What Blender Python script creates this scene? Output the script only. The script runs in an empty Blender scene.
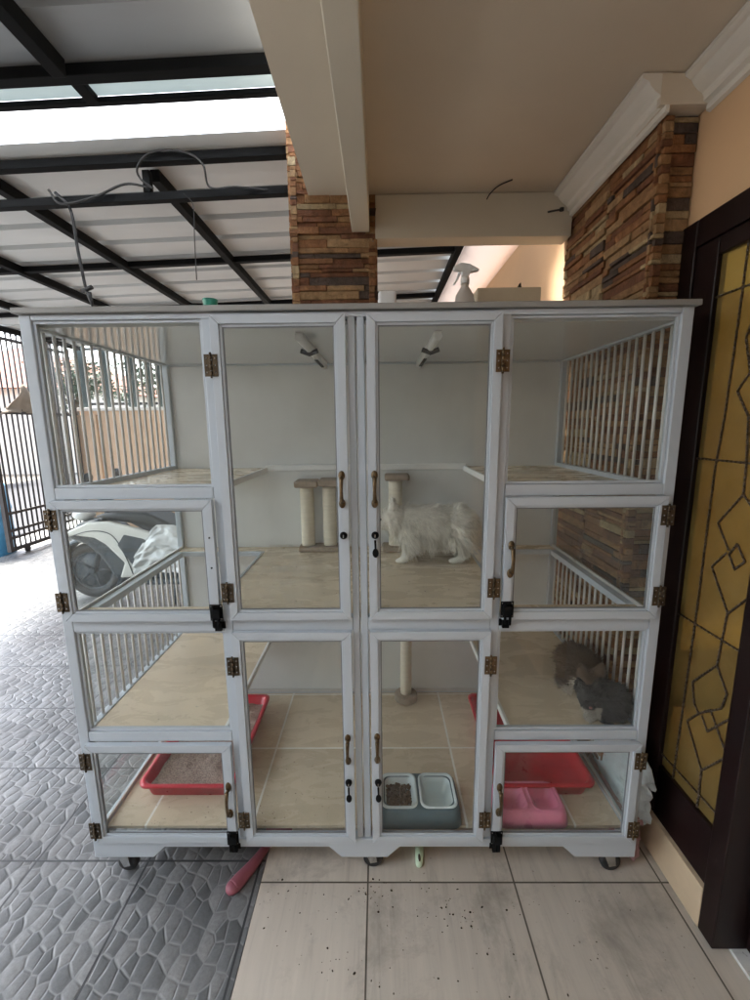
import bpy, bmesh, math, random
from mathutils import Vector, Matrix, noise
from math import pi, sin, cos, radians as R
random.seed(7)
sc = bpy.context.scene
col = sc.collection

# ------------------------------------------------------------------ materials
def mat(name, base=(.5, .5, .5), rough=.5, metal=0, spec=.5, coat=0):
    m = bpy.data.materials.new(name); m.use_nodes = True
    b = m.node_tree.nodes['Principled BSDF']
    b.inputs['Base Color'].default_value = (*base, 1)
    b.inputs['Roughness'].default_value = rough
    b.inputs['Metallic'].default_value = metal
    b.inputs['Specular IOR Level'].default_value = spec
    if coat:
        b.inputs['Coat Weight'].default_value = coat
        b.inputs['Coat Roughness'].default_value = .1
    return m

class NT:
    """tiny helper for node trees"""
    def __init__(s, m):
        s.m = m; s.t = m.node_tree; s.n = s.t.nodes; s.l = s.t.links
        s.b = s.n.get('Principled BSDF')
    def new(s, typ, ins=None, **kw):
        nd = s.n.new(typ)
        for k, v in kw.items(): setattr(nd, k, v)
        for k, v in (ins or {}).items(): s.put(nd, k, v)
        return nd
    def put(s, nd, k, v):
        if hasattr(v, 'is_output'): s.l.new(v, nd.inputs[k])
        else: nd.inputs[k].default_value = v
    def coord(s, out='Object'):
        return s.new('ShaderNodeTexCoord').outputs[out]
    def mapping(s, scale=(1, 1, 1), rot=(0, 0, 0), loc=(0, 0, 0), vec=None):
        return s.new('ShaderNodeMapping', {'Vector': vec or s.coord(), 'Scale': scale, 'Rotation': rot, 'Location': loc}).outputs[0]
    def noise(s, vec, scale, detail=4, rough=.55, dist=0):
        return s.new('ShaderNodeTexNoise', {'Vector': vec, 'Scale': scale, 'Detail': detail, 'Roughness': rough, 'Distortion': dist}).outputs['Fac']
    def ramp(s, fac, stops, interp='LINEAR'):
        nd = s.new('ShaderNodeValToRGB', {'Fac': fac}); cr = nd.color_ramp; cr.interpolation = interp
        while len(cr.elements) < len(stops): cr.elements.new(.5)
        for e, (p, c) in zip(cr.elements, stops):
            e.position = p; e.color = (*c, 1) if len(c) == 3 else c
        return nd.outputs['Color']
    def mix(s, fac, a, b, blend='MIX'):
        nd = s.new('ShaderNodeMix', data_type='RGBA', blend_type=blend)
        for i, v in ((0, fac), (6, a), (7, b)):
            if hasattr(v, 'is_output'): s.l.new(v, nd.inputs[i])
            else: nd.inputs[i].default_value = v if i == 0 else ((*v, 1) if len(v) == 3 else v)
        return nd.outputs[2]
    def math(s, op, a, b=0.0, c=None, clamp=False):
        nd = s.new('ShaderNodeMath', operation=op, use_clamp=clamp)
        for i, v in enumerate((a, b) if c is None else (a, b, c)):
            if hasattr(v, 'is_output'): s.l.new(v, nd.inputs[i])
            else: nd.inputs[i].default_value = v
        return nd.outputs[0]
    def bump(s, h, strength=.3, dist=.01):
        nd = s.new('ShaderNodeBump', {'Height': h, 'Strength': strength, 'Distance': dist})
        s.l.new(nd.outputs[0], s.b.inputs['Normal'])
    def base(s, c): s.put(s.b, 'Base Color', c)
    def rough(s, c): s.put(s.b, 'Roughness', c)

def scale_col(c, k): return tuple(min(1, x*k) for x in c)

def mottled(name, c, var=.12, scale=6, rough=.5, bump=.0, bscale=60, spec=.5, metal=0, rvar=.1, stretch=(1, 1, 1)):
    m = mat(name, c, rough, metal, spec); t = NT(m)
    v = t.mapping(scale=stretch)
    n = t.noise(v, scale, 6, .6)
    t.base(t.ramp(n, [(.25, scale_col(c, 1-var)), (.75, scale_col(c, 1+var))]))
    t.rough(t.math('MULTIPLY_ADD', n, rvar*2, rough-rvar))
    if bump: t.bump(t.noise(v, bscale, 4), bump, .004)
    return m

M = {}
M['alu'] = mottled('powder_coated_aluminium', (.465, .51, .55), .02, 3, .36, .0, rvar=.04)
M['alu_dark'] = mottled('gasket_grey', (.16, .17, .18), .1, 9, .5)
M['panel'] = mottled('composite_panel', (.66, .675, .67), .07, 2.6, .2, rvar=.05)
M['soffit'] = mottled('glossy_composite_panel', (.60, .61, .61), .03, 3, .07, spec=.9, rvar=.02)
M['bar'] = mottled('bar_aluminium', (.6, .58, .55), .05, 20, .3)
M['bronze'] = mottled('aged_bronze', (.09, .065, .04), .5, 60, .4, metal=.85)
M['brass'] = mottled('worn_brass', (.13, .09, .05), .5, 60, .35, metal=.9)
M['black_iron'] = mottled('black_painted_steel', (.005, .0055, .006), .3, 8, .7, spec=.12)
M['rust_iron'] = mottled('dark_gate_steel', (.035, .03, .03), .4, 12, .55)
M['rubber'] = mottled('black_rubber', (.02, .02, .021), .2, 20, .6)
M['steel'] = mat('bright_steel', (.6, .6, .6), .25, 1)
M['plaster'] = mottled('cream_ceiling_paint', (.62, .55, .445), .10, .9, .75, .08, 90)
M['beam'] = mottled('cream_beam_paint', (.62, .575, .47), .05, 2, .7, .08, 90)
M['cornice'] = mottled('white_cornice_plaster', (.74, .71, .64), .05, 5, .6, .05, 90)
M['peach'] = mottled('peach_wall_paint', (.68, .45, .26), .06, 2, .75, .1, 80)
M['peach_out'] = mottled('weathered_peach_wall', (.62, .42, .28), .14, 2, .85, .15, 60)
M['white_wall'] = mottled('white_wall_paint', (.75, .72, .68), .06, 1.5, .8, .1, 60)
M['maroon'] = mottled('dark_maroon_wood', (.010, .0036, .0036), .45, 7, .40, .12, 40, .3, stretch=(1, 1, .15))
M['came'] = mottled('lead_came', (.055, .035, .022), .4, 60, .4)
M['skirt'] = mottled('beige_skirting_tile', (.52, .40, .27), .12, 7, .35)
M['red'] = mottled('red_plastic', (.52, .014, .030), .16, 14, .33, rvar=.2)
M['pink'] = mottled('pink_plastic', (.78, .25, .38), .10, 14, .3, rvar=.2)
M['teal'] = mottled('slate_teal_plastic', (.065, .115, .14), .1, 8, .38)
M['bowlwhite'] = mottled('pale_blue_bowl_plastic', (.60, .68, .70), .05, 8, .25)
M['kibble'] = mottled('brown_kibble', (.11, .065, .035), .35, 50, .8, .6, 90)
M['water'] = mat('water_in_bowl', (.55, .64, .66), .03)
M['cord'] = mottled('sisal_cord', (.66, .61, .50), .1, 30, .85, .3, 130, stretch=(.3, .3, 4))
M['plush'] = mottled('taupe_plush', (.32, .25, .19), .2, 60, .95, .5, 250)
M['whiteplastic'] = mottled('white_plastic', (.75, .75, .74), .04, 8, .35)
M['greenplastic'] = mottled('sea_green_plastic', (.03, .28, .2), .1, 8, .35)
M['palegreen'] = mottled('pale_green_plastic', (.55, .70, .52), .06, 8, .35)
M['dullred'] = mottled('dusty_red_plastic', (.25, .075, .10), .15, 20, .5)
M['carton'] = mottled('cream_carton', (.63, .53, .38), .08, 6, .75)
M['cable'] = mottled('grey_cable', (.012, .012, .012), .2, 20, .5)
M['roofwhite'] = mottled('white_metal_roofing', (.66, .685, .69), .14, 1.6, .45, stretch=(.3, 1, 1))
M['roofgrey'] = mottled('grey_metal_roofing', (.33, .355, .375), .12, 2, .5, stretch=(.3, 1, 1))
M['fairing'] = mottled('white_motor_paint', (.62, .61, .56), .03, 3, .18)
M['motordark'] = mottled('dark_motor_plastic', (.032, .045, .056), .2, 6, .28, spec=.3)
M['seat'] = mottled('motor_seat_vinyl', (.018, .022, .026), .2, 20, .5, spec=.3)
M['foil'] = mottled('pale_plastic_sheet', (.62, .63, .62), .08, 5, .25, .5, 14)
M['bluedrum'] = mottled('light_blue_plastic', (.10, .36, .62), .1, 5, .4)
M['taupecloth'] = mottled('taupe_cloth', (.33, .28, .23), .12, 12, .95, .3, 60)
M['bark'] = mottled('tree_bark', (.11, .08, .055), .3, 12, .9, .6, 30)
M['leaf'] = mottled('tree_leaves', (.035, .06, .03), .4, 3, .6)
M['roadgrey'] = mottled('asphalt', (.055, .055, .058), .2, 12, .9, .4, 120)
M['soil'] = mottled('bare_ground', (.25, .22, .18), .2, 2, .95)
M['housewhite'] = mottled('house_render', (.70, .68, .64), .07, 1.5, .85)
M['rooftile'] = mottled('terracotta_roof_tile', (.28, .11, .07), .25, 6, .8)
M['windowdark'] = mat('window_glass_dark', (.03, .04, .05), .08)
M['benchwood'] = mottled('red_brown_bench_wood', (.20, .05, .03), .3, 5, .4, stretch=(1, 6, 1))
M['lamp_body'] = mottled('white_lamp_tube', (.72, .72, .70), .04, 8, .3)
M['dirt'] = mottled('dry_dirt_crumbs', (.05, .035, .022), .4, 80, .95)
M['stainless'] = M['steel']

def schlick(t):
    f = t.new('ShaderNodeLayerWeight', {'Blend': .5}).outputs['Facing']
    return t.math('MULTIPLY_ADD', t.math('POWER', f, 5.0), .96, .04)
def clear_glass(name, tint=(.96, .985, .975), refl=.75, ior=1.5):
    m = bpy.data.materials.new(name); m.use_nodes = True; t = NT(m); t.n.clear()
    tr = t.new('ShaderNodeBsdfTransparent', {'Color': (*tint, 1)})
    gl = t.new('ShaderNodeBsdfGlossy', {'Roughness': .015})
    mx = t.new('ShaderNodeMixShader', {0: t.math('MULTIPLY', schlick(t), refl, clamp=True), 1: tr.outputs[0], 2: gl.outputs[0]})
    v = t.mapping(scale=(1, 1, .6)); n = t.noise(v, 5, 7, .65, .6)
    dust = t.new('ShaderNodeBsdfDiffuse', {'Color': (.75, .75, .73, 1)})
    m3 = t.new('ShaderNodeMixShader', {0: t.math('MULTIPLY', t.ramp(n, [(.42, (.12, .12, .12)), (.75, (1, 1, 1))]), .032), 1: mx.outputs[0], 2: dust.outputs[0]})
    o = t.new('ShaderNodeOutputMaterial'); t.l.new(m3.outputs[0], o.inputs[0])
    return m
M['glass'] = clear_glass('cage_glass', (.975, .99, .982))

def translucent(name, c, trans=.6):
    m = bpy.data.materials.new(name); m.use_nodes = True; t = NT(m); t.n.clear()
    d = t.new('ShaderNodeBsdfDiffuse', {'Color': (*c, 1)})
    tl = t.new('ShaderNodeBsdfTranslucent', {'Color': (*c, 1)})
    mx = t.new('ShaderNodeMixShader', {0: trans, 1: d.outputs[0], 2: tl.outputs[0]})
    o = t.new('ShaderNodeOutputMaterial'); t.l.new(mx.outputs[0], o.inputs[0])
    return m
M['skylight'] = translucent('clear_roof_sheet', (.9, .92, .93), .85)
M['skylight_blue'] = translucent('dusty_blue_roof_sheet', (.47, .52, .52), .38)
M['clearplastic'] = translucent('milky_bottle_plastic', (.72, .68, .64), .6)
M['bagwhite'] = mottled('white_printed_plastic_bag', (.66, .735, .77), .22, 14, .3, .8, 18)
M['bagpink'] = mottled('pink_printed_plastic_bag', (.42, .24, .25), .2, 9, .35, .6, 22)

# ochre leaded glass: tinted see-through + a diffuse ripple
def ochre():
    m = bpy.data.materials.new('ochre_glass'); m.use_nodes = True; t = NT(m); t.n.clear()
    v = t.coord()
    n = t.noise(v, 5, 4)
    c = t.ramp(n, [(.3, (.20, .14, .048)), (.7, (.30, .21, .072))])
    d = t.new('ShaderNodeBsdfDiffuse', {'Color': c})
    tr = t.new('ShaderNodeBsdfTransparent', {'Color': (.46, .335, .125, 1)})
    m1 = t.new('ShaderNodeMixShader', {0: .40, 1: d.outputs[0], 2: tr.outputs[0]})
    gl = t.new('ShaderNodeBsdfGlossy', {'Roughness': .05})
    bp = t.new('ShaderNodeBump', {'Height': t.noise(v, 38, 3), 'Strength': .35, 'Distance': .004}); t.l.new(bp.outputs[0], gl.inputs['Normal']); t.l.new(bp.outputs[0], d.inputs['Normal'])
    m2 = t.new('ShaderNodeMixShader', {0: schlick(t), 1: m1.outputs[0], 2: gl.outputs[0]})
    o = t.new('ShaderNodeOutputMaterial'); t.l.new(m2.outputs[0], o.inputs[0])
    return m
M['ochre'] = ochre()

# stone strips: six natural tones
for i, c in enumerate([(.29, .135, .058), (.20, .085, .042), (.40, .25, .125), (.33, .18, .082), (.10, .07, .055), (.46, .34, .19)]):
    m = mat(f'split_stone_{i}', c, .8); t = NT(m)
    v = t.mapping()
    n = t.noise(v, 22, 8, .7, .6); n2 = t.noise(v, 7, 3)
    cc = t.ramp(n, [(.28, scale_col(c, .35)), (.48, scale_col(c, .9)), (.56, scale_col(c, 1.1)), (.75, scale_col(c, 1.9))])
    t.base(t.mix(t.math('MULTIPLY', n2, .5), cc, scale_col(c, .8)))
    t.bump(t.math('ADD', n, t.math('MULTIPLY', t.noise(v, 90, 5, .7), .5)), 1.0, .012)
    t.b.inputs['Specular IOR Level'].default_value = .3
    M[f'stone{i}'] = m

# cream floor tile: streaky grain + grout + dirt
def cream_tile(name, x0, y0, s, base, streak=(1.2, 16, 1), grout=(.10, .085, .065), gw=.003, dirt=.5, rough=.3, lo=.78, hi=1.12):
    m = mat(name, base, rough); t = NT(m)
    v = t.coord()
    sep = t.new('ShaderNodeSeparateXYZ', {0: v}); X, Y = sep.outputs[0], sep.outputs[1]
    def joint(a, o):
        f = t.math('FRACT', t.math('DIVIDE', t.math('SUBTRACT', a, o-500*s), s))
        return t.math('GREATER_THAN', t.math('ABSOLUTE', t.math('SUBTRACT', f, .5)), .5-gw/s)
    g = t.math('MAXIMUM', joint(X, x0), joint(Y, y0))
    def cell(a, o): return t.math('FLOOR', t.math('DIVIDE', t.math('SUBTRACT', a, o-500*s), s))
    cid = t.new('ShaderNodeCombineXYZ', {0: cell(X, x0), 1: cell(Y, y0), 2: 0.0})
    wn = t.new('ShaderNodeTexWhiteNoise', {'Vector': cid.outputs[0]})
    off = t.new('ShaderNodeVectorMath', {0: wn.outputs['Color'], 1: (7, 7, 7)}, operation='MULTIPLY_ADD')
    t.l.new(v, off.inputs[2])
    sv = t.mapping(scale=streak, vec=off.outputs[0], rot=(0, 0, .12))
    n = t.noise(sv, 2.2, 7, .65, .7)
    c = t.ramp(n, [(.2, scale_col(base, lo)), (.45, scale_col(base, .4+.6*lo+(1-lo)*.4)), (.62, base), (.85, scale_col(base, hi))])
    tone = t.math('MULTIPLY_ADD', wn.outputs['Value'], .14, .93)
    c = t.mix(1.0, c, t.new('ShaderNodeCombineColor', {0: tone, 1: tone, 2: tone}).outputs[0], 'MULTIPLY')
    if dirt:
        dn = t.noise(v, 3.2, 9, .72, .3)
        dm = t.ramp(dn, [(.52, (0, 0, 0)), (.74, (1, 1, 1))])
        c = t.mix(t.math('MULTIPLY', dm, dirt), c, scale_col(base, .42))
        sp = t.noise(v, 55, 2, .5)
        sm = t.ramp(sp, [(.72, (0, 0, 0)), (.76, (1, 1, 1))])
        c = t.mix(t.math('MULTIPLY', sm, t.math('MULTIPLY', dn, .9)), c, (.06, .045, .03))
    c = t.mix(g, c, grout)
    t.base(c)
    t.rough(t.math('MULTIPLY_ADD', n, .25, rough-.05))
    t.bump(t.math('MULTIPLY_ADD', g, -1.0, t.math('MULTIPLY', n, .12)), .4, .003)
    return m
M['floor_tile'] = cream_tile('cream_floor_tile', .016, -.008, .545, (.56, .505, .43), (13, 1.1, 1), lo=.66, hi=1.1, dirt=.85)
M['room_tile'] = cream_tile('pale_room_tile', .1, .2, .4, (.62, .62, .60), dirt=.1)
M['cage_tile'] = cream_tile('cage_base_tile', -.42, -.01, .405, (.64, .535, .39), (2.5, 6, 1), lo=.90, hi=1.05, grout=(.84, .82, .76), gw=.0045, dirt=.12, rough=.2)
M['cage_board'] = cream_tile('marbled_board', -3, -3, 9, (.64, .535, .39), (2.5, 6, 1), lo=.90, hi=1.05, dirt=.08, rough=.2)

# pebble-embossed tile
def pebble():
    m = mat('pebble_embossed_tile', (.2, .21, .22), .4); t = NT(m)
    v = t.coord()
    wob = t.new('ShaderNodeTexNoise', {'Vector': v, 'Scale': 5.0, 'Detail': 2.0})
    wv = t.new('ShaderNodeVectorMath', {0: wob.outputs['Color'], 1: (.05, .05, 0)}, operation='MULTIPLY_ADD')
    t.l.new(v, wv.inputs[2])
    mv = t.mapping(scale=(22, 15, 0), rot=(0, 0, .3), vec=wv.outputs[0])
    e = t.new('ShaderNodeTexVoronoi', {'Vector': mv, 'Scale': 1.0, 'Randomness': .58}, feature='DISTANCE_TO_EDGE', voronoi_dimensions='2D')
    c1 = t.new('ShaderNodeTexVoronoi', {'Vector': mv, 'Scale': 1.0, 'Randomness': .58}, feature='F1', voronoi_dimensions='2D')
    dist = e.outputs['Distance']
    sep = t.new('ShaderNodeSeparateXYZ', {0: v})
    def joint(a, o, s, w):
        f = t.math('FRACT', t.math('DIVIDE', t.math('SUBTRACT', a, o-500*s), s))
        return t.math('GREATER_THAN', t.math('ABSOLUTE', t.math('SUBTRACT', f, .5)), .5-w/s)
    g = t.math('MAXIMUM', joint(sep.outputs[0], -.853, .445, .004), joint(sep.outputs[1], .075, .467, .004))
    csep = t.new('ShaderNodeSeparateColor', {0: c1.outputs['Color']})
    tone = t.ramp(csep.outputs[0], [(0, (.095, .10, .102)), (.5, (.165, .17, .17)), (1, (.25, .25, .245))])
    n = t.noise(v, 2.0, 6, .6)
    tone = t.mix(t.math('MULTIPLY', n, .45), tone, (.13, .135, .14))
    fine = t.noise(v, 75, 6, .75)
    tone = t.mix(t.ramp(fine, [(.35, (.4, .4, .4)), (.62, (0, 0, 0))]), tone, (.06, .062, .062))
    tone = t.mix(t.ramp(dist, [(.015, (1, 1, 1)), (.06, (0, 0, 0))]), tone, (.21, .215, .215))
    st = t.noise(v, 1.7, 8, .68, .4)
    tone = t.mix(t.math('MULTIPLY', t.ramp(st, [(.50, (0, 0, 0)), (.68, (1, 1, 1))]), .40), tone, (.07, .062, .060))
    tone = t.mix(g, tone, (.035, .037, .04))
    t.base(tone)
    t.rough(t.math('MULTIPLY_ADD', st, .5, .16))
    h = t.ramp(dist, [(.0, (0, 0, 0)), (.12, (1, 1, 1))], 'EASE')
    dome = t.ramp(c1.outputs['Distance'], [(.10, (1, 1, 1)), (.40, (.78, .78, .78)), (.60, (.12, .12, .12))], 'B_SPLINE')
    hh = t.math('MULTIPLY', t.math('MULTIPLY', h, dome), t.math('SUBTRACT', 1.0, g))
    t.bump(t.math('ADD', hh, t.math('MULTIPLY', fine, .12)), 1.0, .0021)
    return m
M['pebble'] = pebble()

# litter sand
def sand():
    m = mat('clumping_litter_sand', (.3, .25, .22), .95); t = NT(m); v = t.coord()
    n = t.noise(v, 160, 3); n2 = t.noise(v, 14, 4)
    t.base(t.mix(t.math('MULTIPLY', n2, .5), t.ramp(n, [(.35, (.20, .13, .10)), (.6, (.46, .35, .28))]), (.24, .16, .13)))
    t.bump(n, 1, .006); return m
M['sand'] = sand()

# coat colours come from a colour attribute (the coat's own markings)
def coat(name, rough=.85):
    m = mat(name, (1, 1, 1), rough, spec=.2); t = NT(m)
    a = t.new('ShaderNodeAttribute', attribute_name='coat')
    n = t.noise(t.coord(), 70, 3)
    t.base(t.mix(t.math('MULTIPLY', n, .5), a.outputs['Color'], (.62, .58, .54), 'MULTIPLY'))
    t.b.inputs['Sheen Weight'].default_value = .15
    return m
M['coat'] = coat('cat_coat')

# ------------------------------------------------------------------ mesh builder
def spline(pts, k=8):
    P = [Vector(p) for p in pts]; P = [P[0]*2-P[1]]+P+[P[-1]*2-P[-2]]; out = []
    for i in range(1, len(P)-2):
        for j in range(k):
            t = j/k; a, b_, c, d = P[i-1:i+3]
            out.append(.5*((2*b_)+(c-a)*t+(2*a-5*b_+4*c-d)*t*t+(3*b_-a-3*c+d)*t**3))
    out.append(P[-2]); return out
WORLD = {}
class MB:
    def __init__(s): s.v = []; s.f = []; s.mi = []; s.smooth = []
    def add(s, vs, fs, mi=0, smooth=False):
        o = len(s.v); s.v += [Vector(p) for p in vs]
        for f in fs: s.f.append([o+i for i in f]); s.mi.append(mi); s.smooth.append(smooth)
        return s
    def box(s, x0, x1, y0, y1, z0, z1, mi=0):
        if x0 > x1: x0, x1 = x1, x0
        if y0 > y1: y0, y1 = y1, y0
        if z0 > z1: z0, z1 = z1, z0
        return s.add([(x0, y0, z0), (x1, y0, z0), (x1, y1, z0), (x0, y1, z0), (x0, y0, z1), (x1, y0, z1), (x1, y1, z1), (x0, y1, z1)],
              [(3, 2, 1, 0), (4, 5, 6, 7), (0, 1, 5, 4), (1, 2, 6, 5), (2, 3, 7, 6), (3, 0, 4, 7)], mi)
    def hexa(s, P, mi=0):   # 4 bottom then 4 top, ccw from above
        return s.add(P, [(3, 2, 1, 0), (4, 5, 6, 7), (0, 1, 5, 4), (1, 2, 6, 5), (2, 3, 7, 6), (3, 0, 4, 7)], mi)
    def prism(s, poly, axis, a, b, mi=0, smooth=False):
        n = len(poly)
        def P(u, w, t):
            return {'x': (t, u, w), 'y': (u, t, w), 'z': (u, w, t)}[axis]
        vs = [P(u, w, a) for u, w in poly]+[P(u, w, b) for u, w in poly]
        fs = [tuple(range(n))[::-1], tuple(range(n, 2*n))]
        s.add(vs, fs, mi)
        o = len(s.v)-2*n
        for i in range(n):
            j = (i+1) % n; s.f.append([o+i, o+j, o+n+j, o+n+i]); s.mi.append(mi); s.smooth.append(smooth)
        return s
    def tube(s, pts, r, n=10, mi=0, closed=False):
        pts = [Vector(p) for p in pts]; k = len(pts)
        rs = r if isinstance(r, (list, tuple)) else [r]*k
        prev = None; rings = []
        for i, p in enumerate(pts):
            if closed: d = (pts[(i+1) % k]-pts[i-1])
            else: d = pts[min(i+1, k-1)]-pts[max(i-1, 0)]
            d.normalize()
            if prev is None:
                up = Vector((0, 0, 1)) if abs(d.z) < .9 else Vector((1, 0, 0))
                a = d.cross(up).normalized()
            else:
                a = (prev-d*prev.dot(d)).normalized()
            prev = a; b = d.cross(a)
            rings.append([p+(a*cos(2*pi*j/n)+b*sin(2*pi*j/n))*rs[i] for j in range(n)])
        o = len(s.v)
        for rg in rings: s.v += rg
        for i in range(k if closed else k-1):
            i2 = (i+1) % k
            for j in range(n):
                j2 = (j+1) % n
                s.f.append([o+i*n+j, o+i*n+j2, o+i2*n+j2, o+i2*n+j]); s.mi.append(mi); s.smooth.append(True)
        if not closed:
            s.f.append([o+j for j in range(n)][::-1]); s.mi.append(mi); s.smooth.append(False)
            s.f.append([o+(k-1)*n+j for j in range(n)]); s.mi.append(mi); s.smooth.append(False)
        return s
    def lathe(s, c, prof, n=24, mi=0, axis='z', sx=1, sy=1):
        c = Vector(c); o = len(s.v); k = len(prof)
        for r, h in prof:
            for j in range(n):
                a = 2*pi*j/n; u, w = r*cos(a)*sx, r*sin(a)*sy
                s.v.append(c+Vector({'z': (u, w, h), 'y': (u, h, w), 'x': (h, u, w)}[axis]))
        for i in range(k-1):
            for j in range(n):
                j2 = (j+1) % n
                s.f.append([o+i*n+j, o+i*n+j2, o+(i+1)*n+j2, o+(i+1)*n+j]); s.mi.append(mi); s.smooth.append(True)
        s.f.append([o+j for j in range(n)][::-1]); s.mi.append(mi); s.smooth.append(False)
        s.f.append([o+(k-1)*n+j for j in range(n)]); s.mi.append(mi); s.smooth.append(False)
        return s
    def ellipsoid(s, c, r, n=20, m=12, rot=None, mi=0):
        c = Vector(c); o = len(s.v)
        E = rot or Matrix.Identity(3)
        for i in range(m+1):
            th = pi*i/m
            for j in range(n):
                ph = 2*pi*j/n
                s.v.append(c+E @ Vector((r[0]*sin(th)*cos(ph), r[1]*sin(th)*sin(ph), r[2]*cos(th))))
        for i in range(m):
            for j in range(n):
                j2 = (j+1) % n
                s.f.append([o+i*n+j, o+(i+1)*n+j, o+(i+1)*n+j2, o+i*n+j2]); s.mi.append(mi); s.smooth.append(True)
        return s
    def build(s, name, mats, parent=None, origin=None, bevel=0, seg=2, recalc=True):
        if not isinstance(mats, (list, tuple)): mats = [mats]
        o = Vector(origin) if origin is not None else (WORLD[parent.name] if parent else Vector())
        me = bpy.data.meshes.new(name)
        me.from_pydata([tuple(v-o) for v in s.v], [], s.f)
        for m in mats: me.materials.append(m)
        for p, mi, sm in zip(me.polygons, s.mi, s.smooth): p.material_index = mi; p.use_smooth = sm
        if recalc:
            bm = bmesh.new(); bm.from_mesh(me)
            bmesh.ops.recalc_face_normals(bm, faces=bm.faces); bm.to_mesh(me); bm.free()
        ob = bpy.data.objects.new(name, me); col.objects.link(ob)
        WORLD[ob.name] = o.copy()
        if parent:
            ob.parent = parent; ob.location = o-WORLD[parent.name]
        else: ob.location = o
        if bevel:
            b = ob.modifiers.new('edge', 'BEVEL'); b.width = bevel; b.segments = seg; b.limit_method = 'ANGLE'; b.angle_limit = R(40)
            b.harden_normals = False
        return ob

def tag(o, label=None, cat=None, group=None, kind=None):
    if label: o['label'] = label
    if cat: o['category'] = cat
    if group: o['group'] = group
    if kind: o['kind'] = kind
    return o
def empty(name, loc, label=None, cat=None, group=None):
    o = bpy.data.objects.new(name, None); col.objects.link(o); o.location = loc; o.empty_display_size = .1
    WORLD[o.name] = Vector(loc)
    return tag(o, label, cat, group)
def place_copy(o, parent, loc):
    c = o.copy(); col.objects.link(c)
    WORLD[c.name] = Vector(loc)
    c.parent = parent; c.location = Vector(loc)-(WORLD[parent.name] if parent else Vector())
    return c
def smooth_mod(o, levels=1):
    s = o.modifiers.new('sub', 'SUBSURF'); s.levels = levels; s.render_levels = levels

# ------------------------------------------------------------------ camera
cam = bpy.data.cameras.new('camera'); co = bpy.data.objects.new('camera', cam); col.objects.link(co)
cam.sensor_fit = 'HORIZONTAL'; cam.sensor_width = 36; cam.lens = 428.1836/750*36
cam.clip_start = .05; cam.clip_end = 500
fw = Vector((-0.00968765, 0.9850893, -0.17177082)); rt = Vector((0.9999188, 0.00812107, -0.00982055)); up = Vector((0.00827915, 0.17185201, 0.98508799))
mw = Matrix(((rt.x, up.x, -fw.x, 0.0696963), (rt.y, up.y, -fw.y, -1.3406014), (rt.z, up.z, -fw.z, 1.6880083), (0, 0, 0, 1)))
co.matrix_world = mw
sc.camera = co

# ------------------------------------------------------------------ ground and floors
def ground(name, x0, x1, y0, y1, z, m):
    o = MB().add([(x0, y0, z), (x1, y0, z), (x1, y1, z), (x0, y1, z)], [(0, 1, 2, 3)]).build(name, m)
    return tag(o, kind='structure')
ground('ground', -150, 150, -150, 150, -.14, M['soil'])
b = MB(); b.box(-5.0, -.39, -3.6, 6.0, -.13, 0); tag(b.build('carport_floor', M['pebble']), kind='structure')
b = MB(); b.box(-.386, 1.19, -3.6, 4.2, -.13, 0.003); tag(b.build('porch_floor', M['floor_tile']), kind='structure')
b = MB(); b.box(-12, -5.75, -14, 26, -.136, -.06); tag(b.build('road', M['roadgrey']), kind='structure')
b = MB(); b.box(-5.74, -5.01, -14, 26, -.136, -.03); tag(b.build('pavement', mottled('concrete_apron', (.42, .41, .39), .12, 3, .85)), kind='structure')
b = MB(); b.box(1.192, 4.0, -3.6, 4.2, -.13, .012); tag(b.build('room_floor', M['room_tile']), kind='structure')

# ------------------------------------------------------------------ house ceiling, beams, walls
CZ = 2.79
b = MB(); b.box(-.262, 4.0, -3.6, 1.05, CZ, CZ+.15); tag(b.build('ceiling', M['plaster']), kind='structure')
b = MB(); b.box(-.053, .033, -3.6, .955, 2.621, CZ-.001); tag(b.build('ceiling_beam', M['beam'], bevel=.004), kind='structure')
b = MB(); b.box(.062, 1.02, .952, 1.06, 2.592, CZ-.002); tag(b.build('cross_beam', M['beam'], bevel=.004), kind='structure')
# small twig-like hook hanging from the ceiling
tw = MB().tube(spline([(.600, .945, 2.755), (.612, .925, 2.772), (.64, .88, 2.782), (.69, .84, 2.786)], 6), [.003]*19, 6)
tag(tw.build('wire_hook', M['cable']), 'short bent wire sticking out of the cream ceiling', 'wire')
tw = MB().tube([(.90, .955, 2.70), (.91, .935, 2.695), (.955, .93, 2.70)], .004, 6)
tw.lathe((.957, .93, 2.70), [(.011, -.006), (.011, .006)], 10)
tag(tw.build('ceiling_hook', M['cable']), 'small metal hook screwed into the cross beam near the cornice', 'hook')

# house wall to the right (peach) with the window opening y -.33..0.30 and the doorway beyond it
b = MB()
b.box(1.152, 1.30, .312, 4.2, 0, CZ-.003)
b.box(1.152, 1.30, -3.6, .310, 2.352, CZ-.003)
b.box(1.152, 1.30, -3.6, -1.25, 0, 2.350)
b.box(1.178, 1.30, -.158, .310, 0, .17)
tag(b.build('house_wall', M['peach']), 'peach painted house wall above the dark maroon window frame', 'wall')

# interior room behind the window
b = MB(); b.box(3.9, 4.0, -3.6, 4.2, .013, CZ-.003); b.box(1.302, 3.89, 2.6, 2.7, .013, CZ-.003); b.box(1.302, 3.89, -3.6, -3.5, .013, CZ-.003)
tag(b.build('room_wall', M['white_wall']), 'white inner wall of the room seen through the ochre glass', 'wall')

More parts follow.
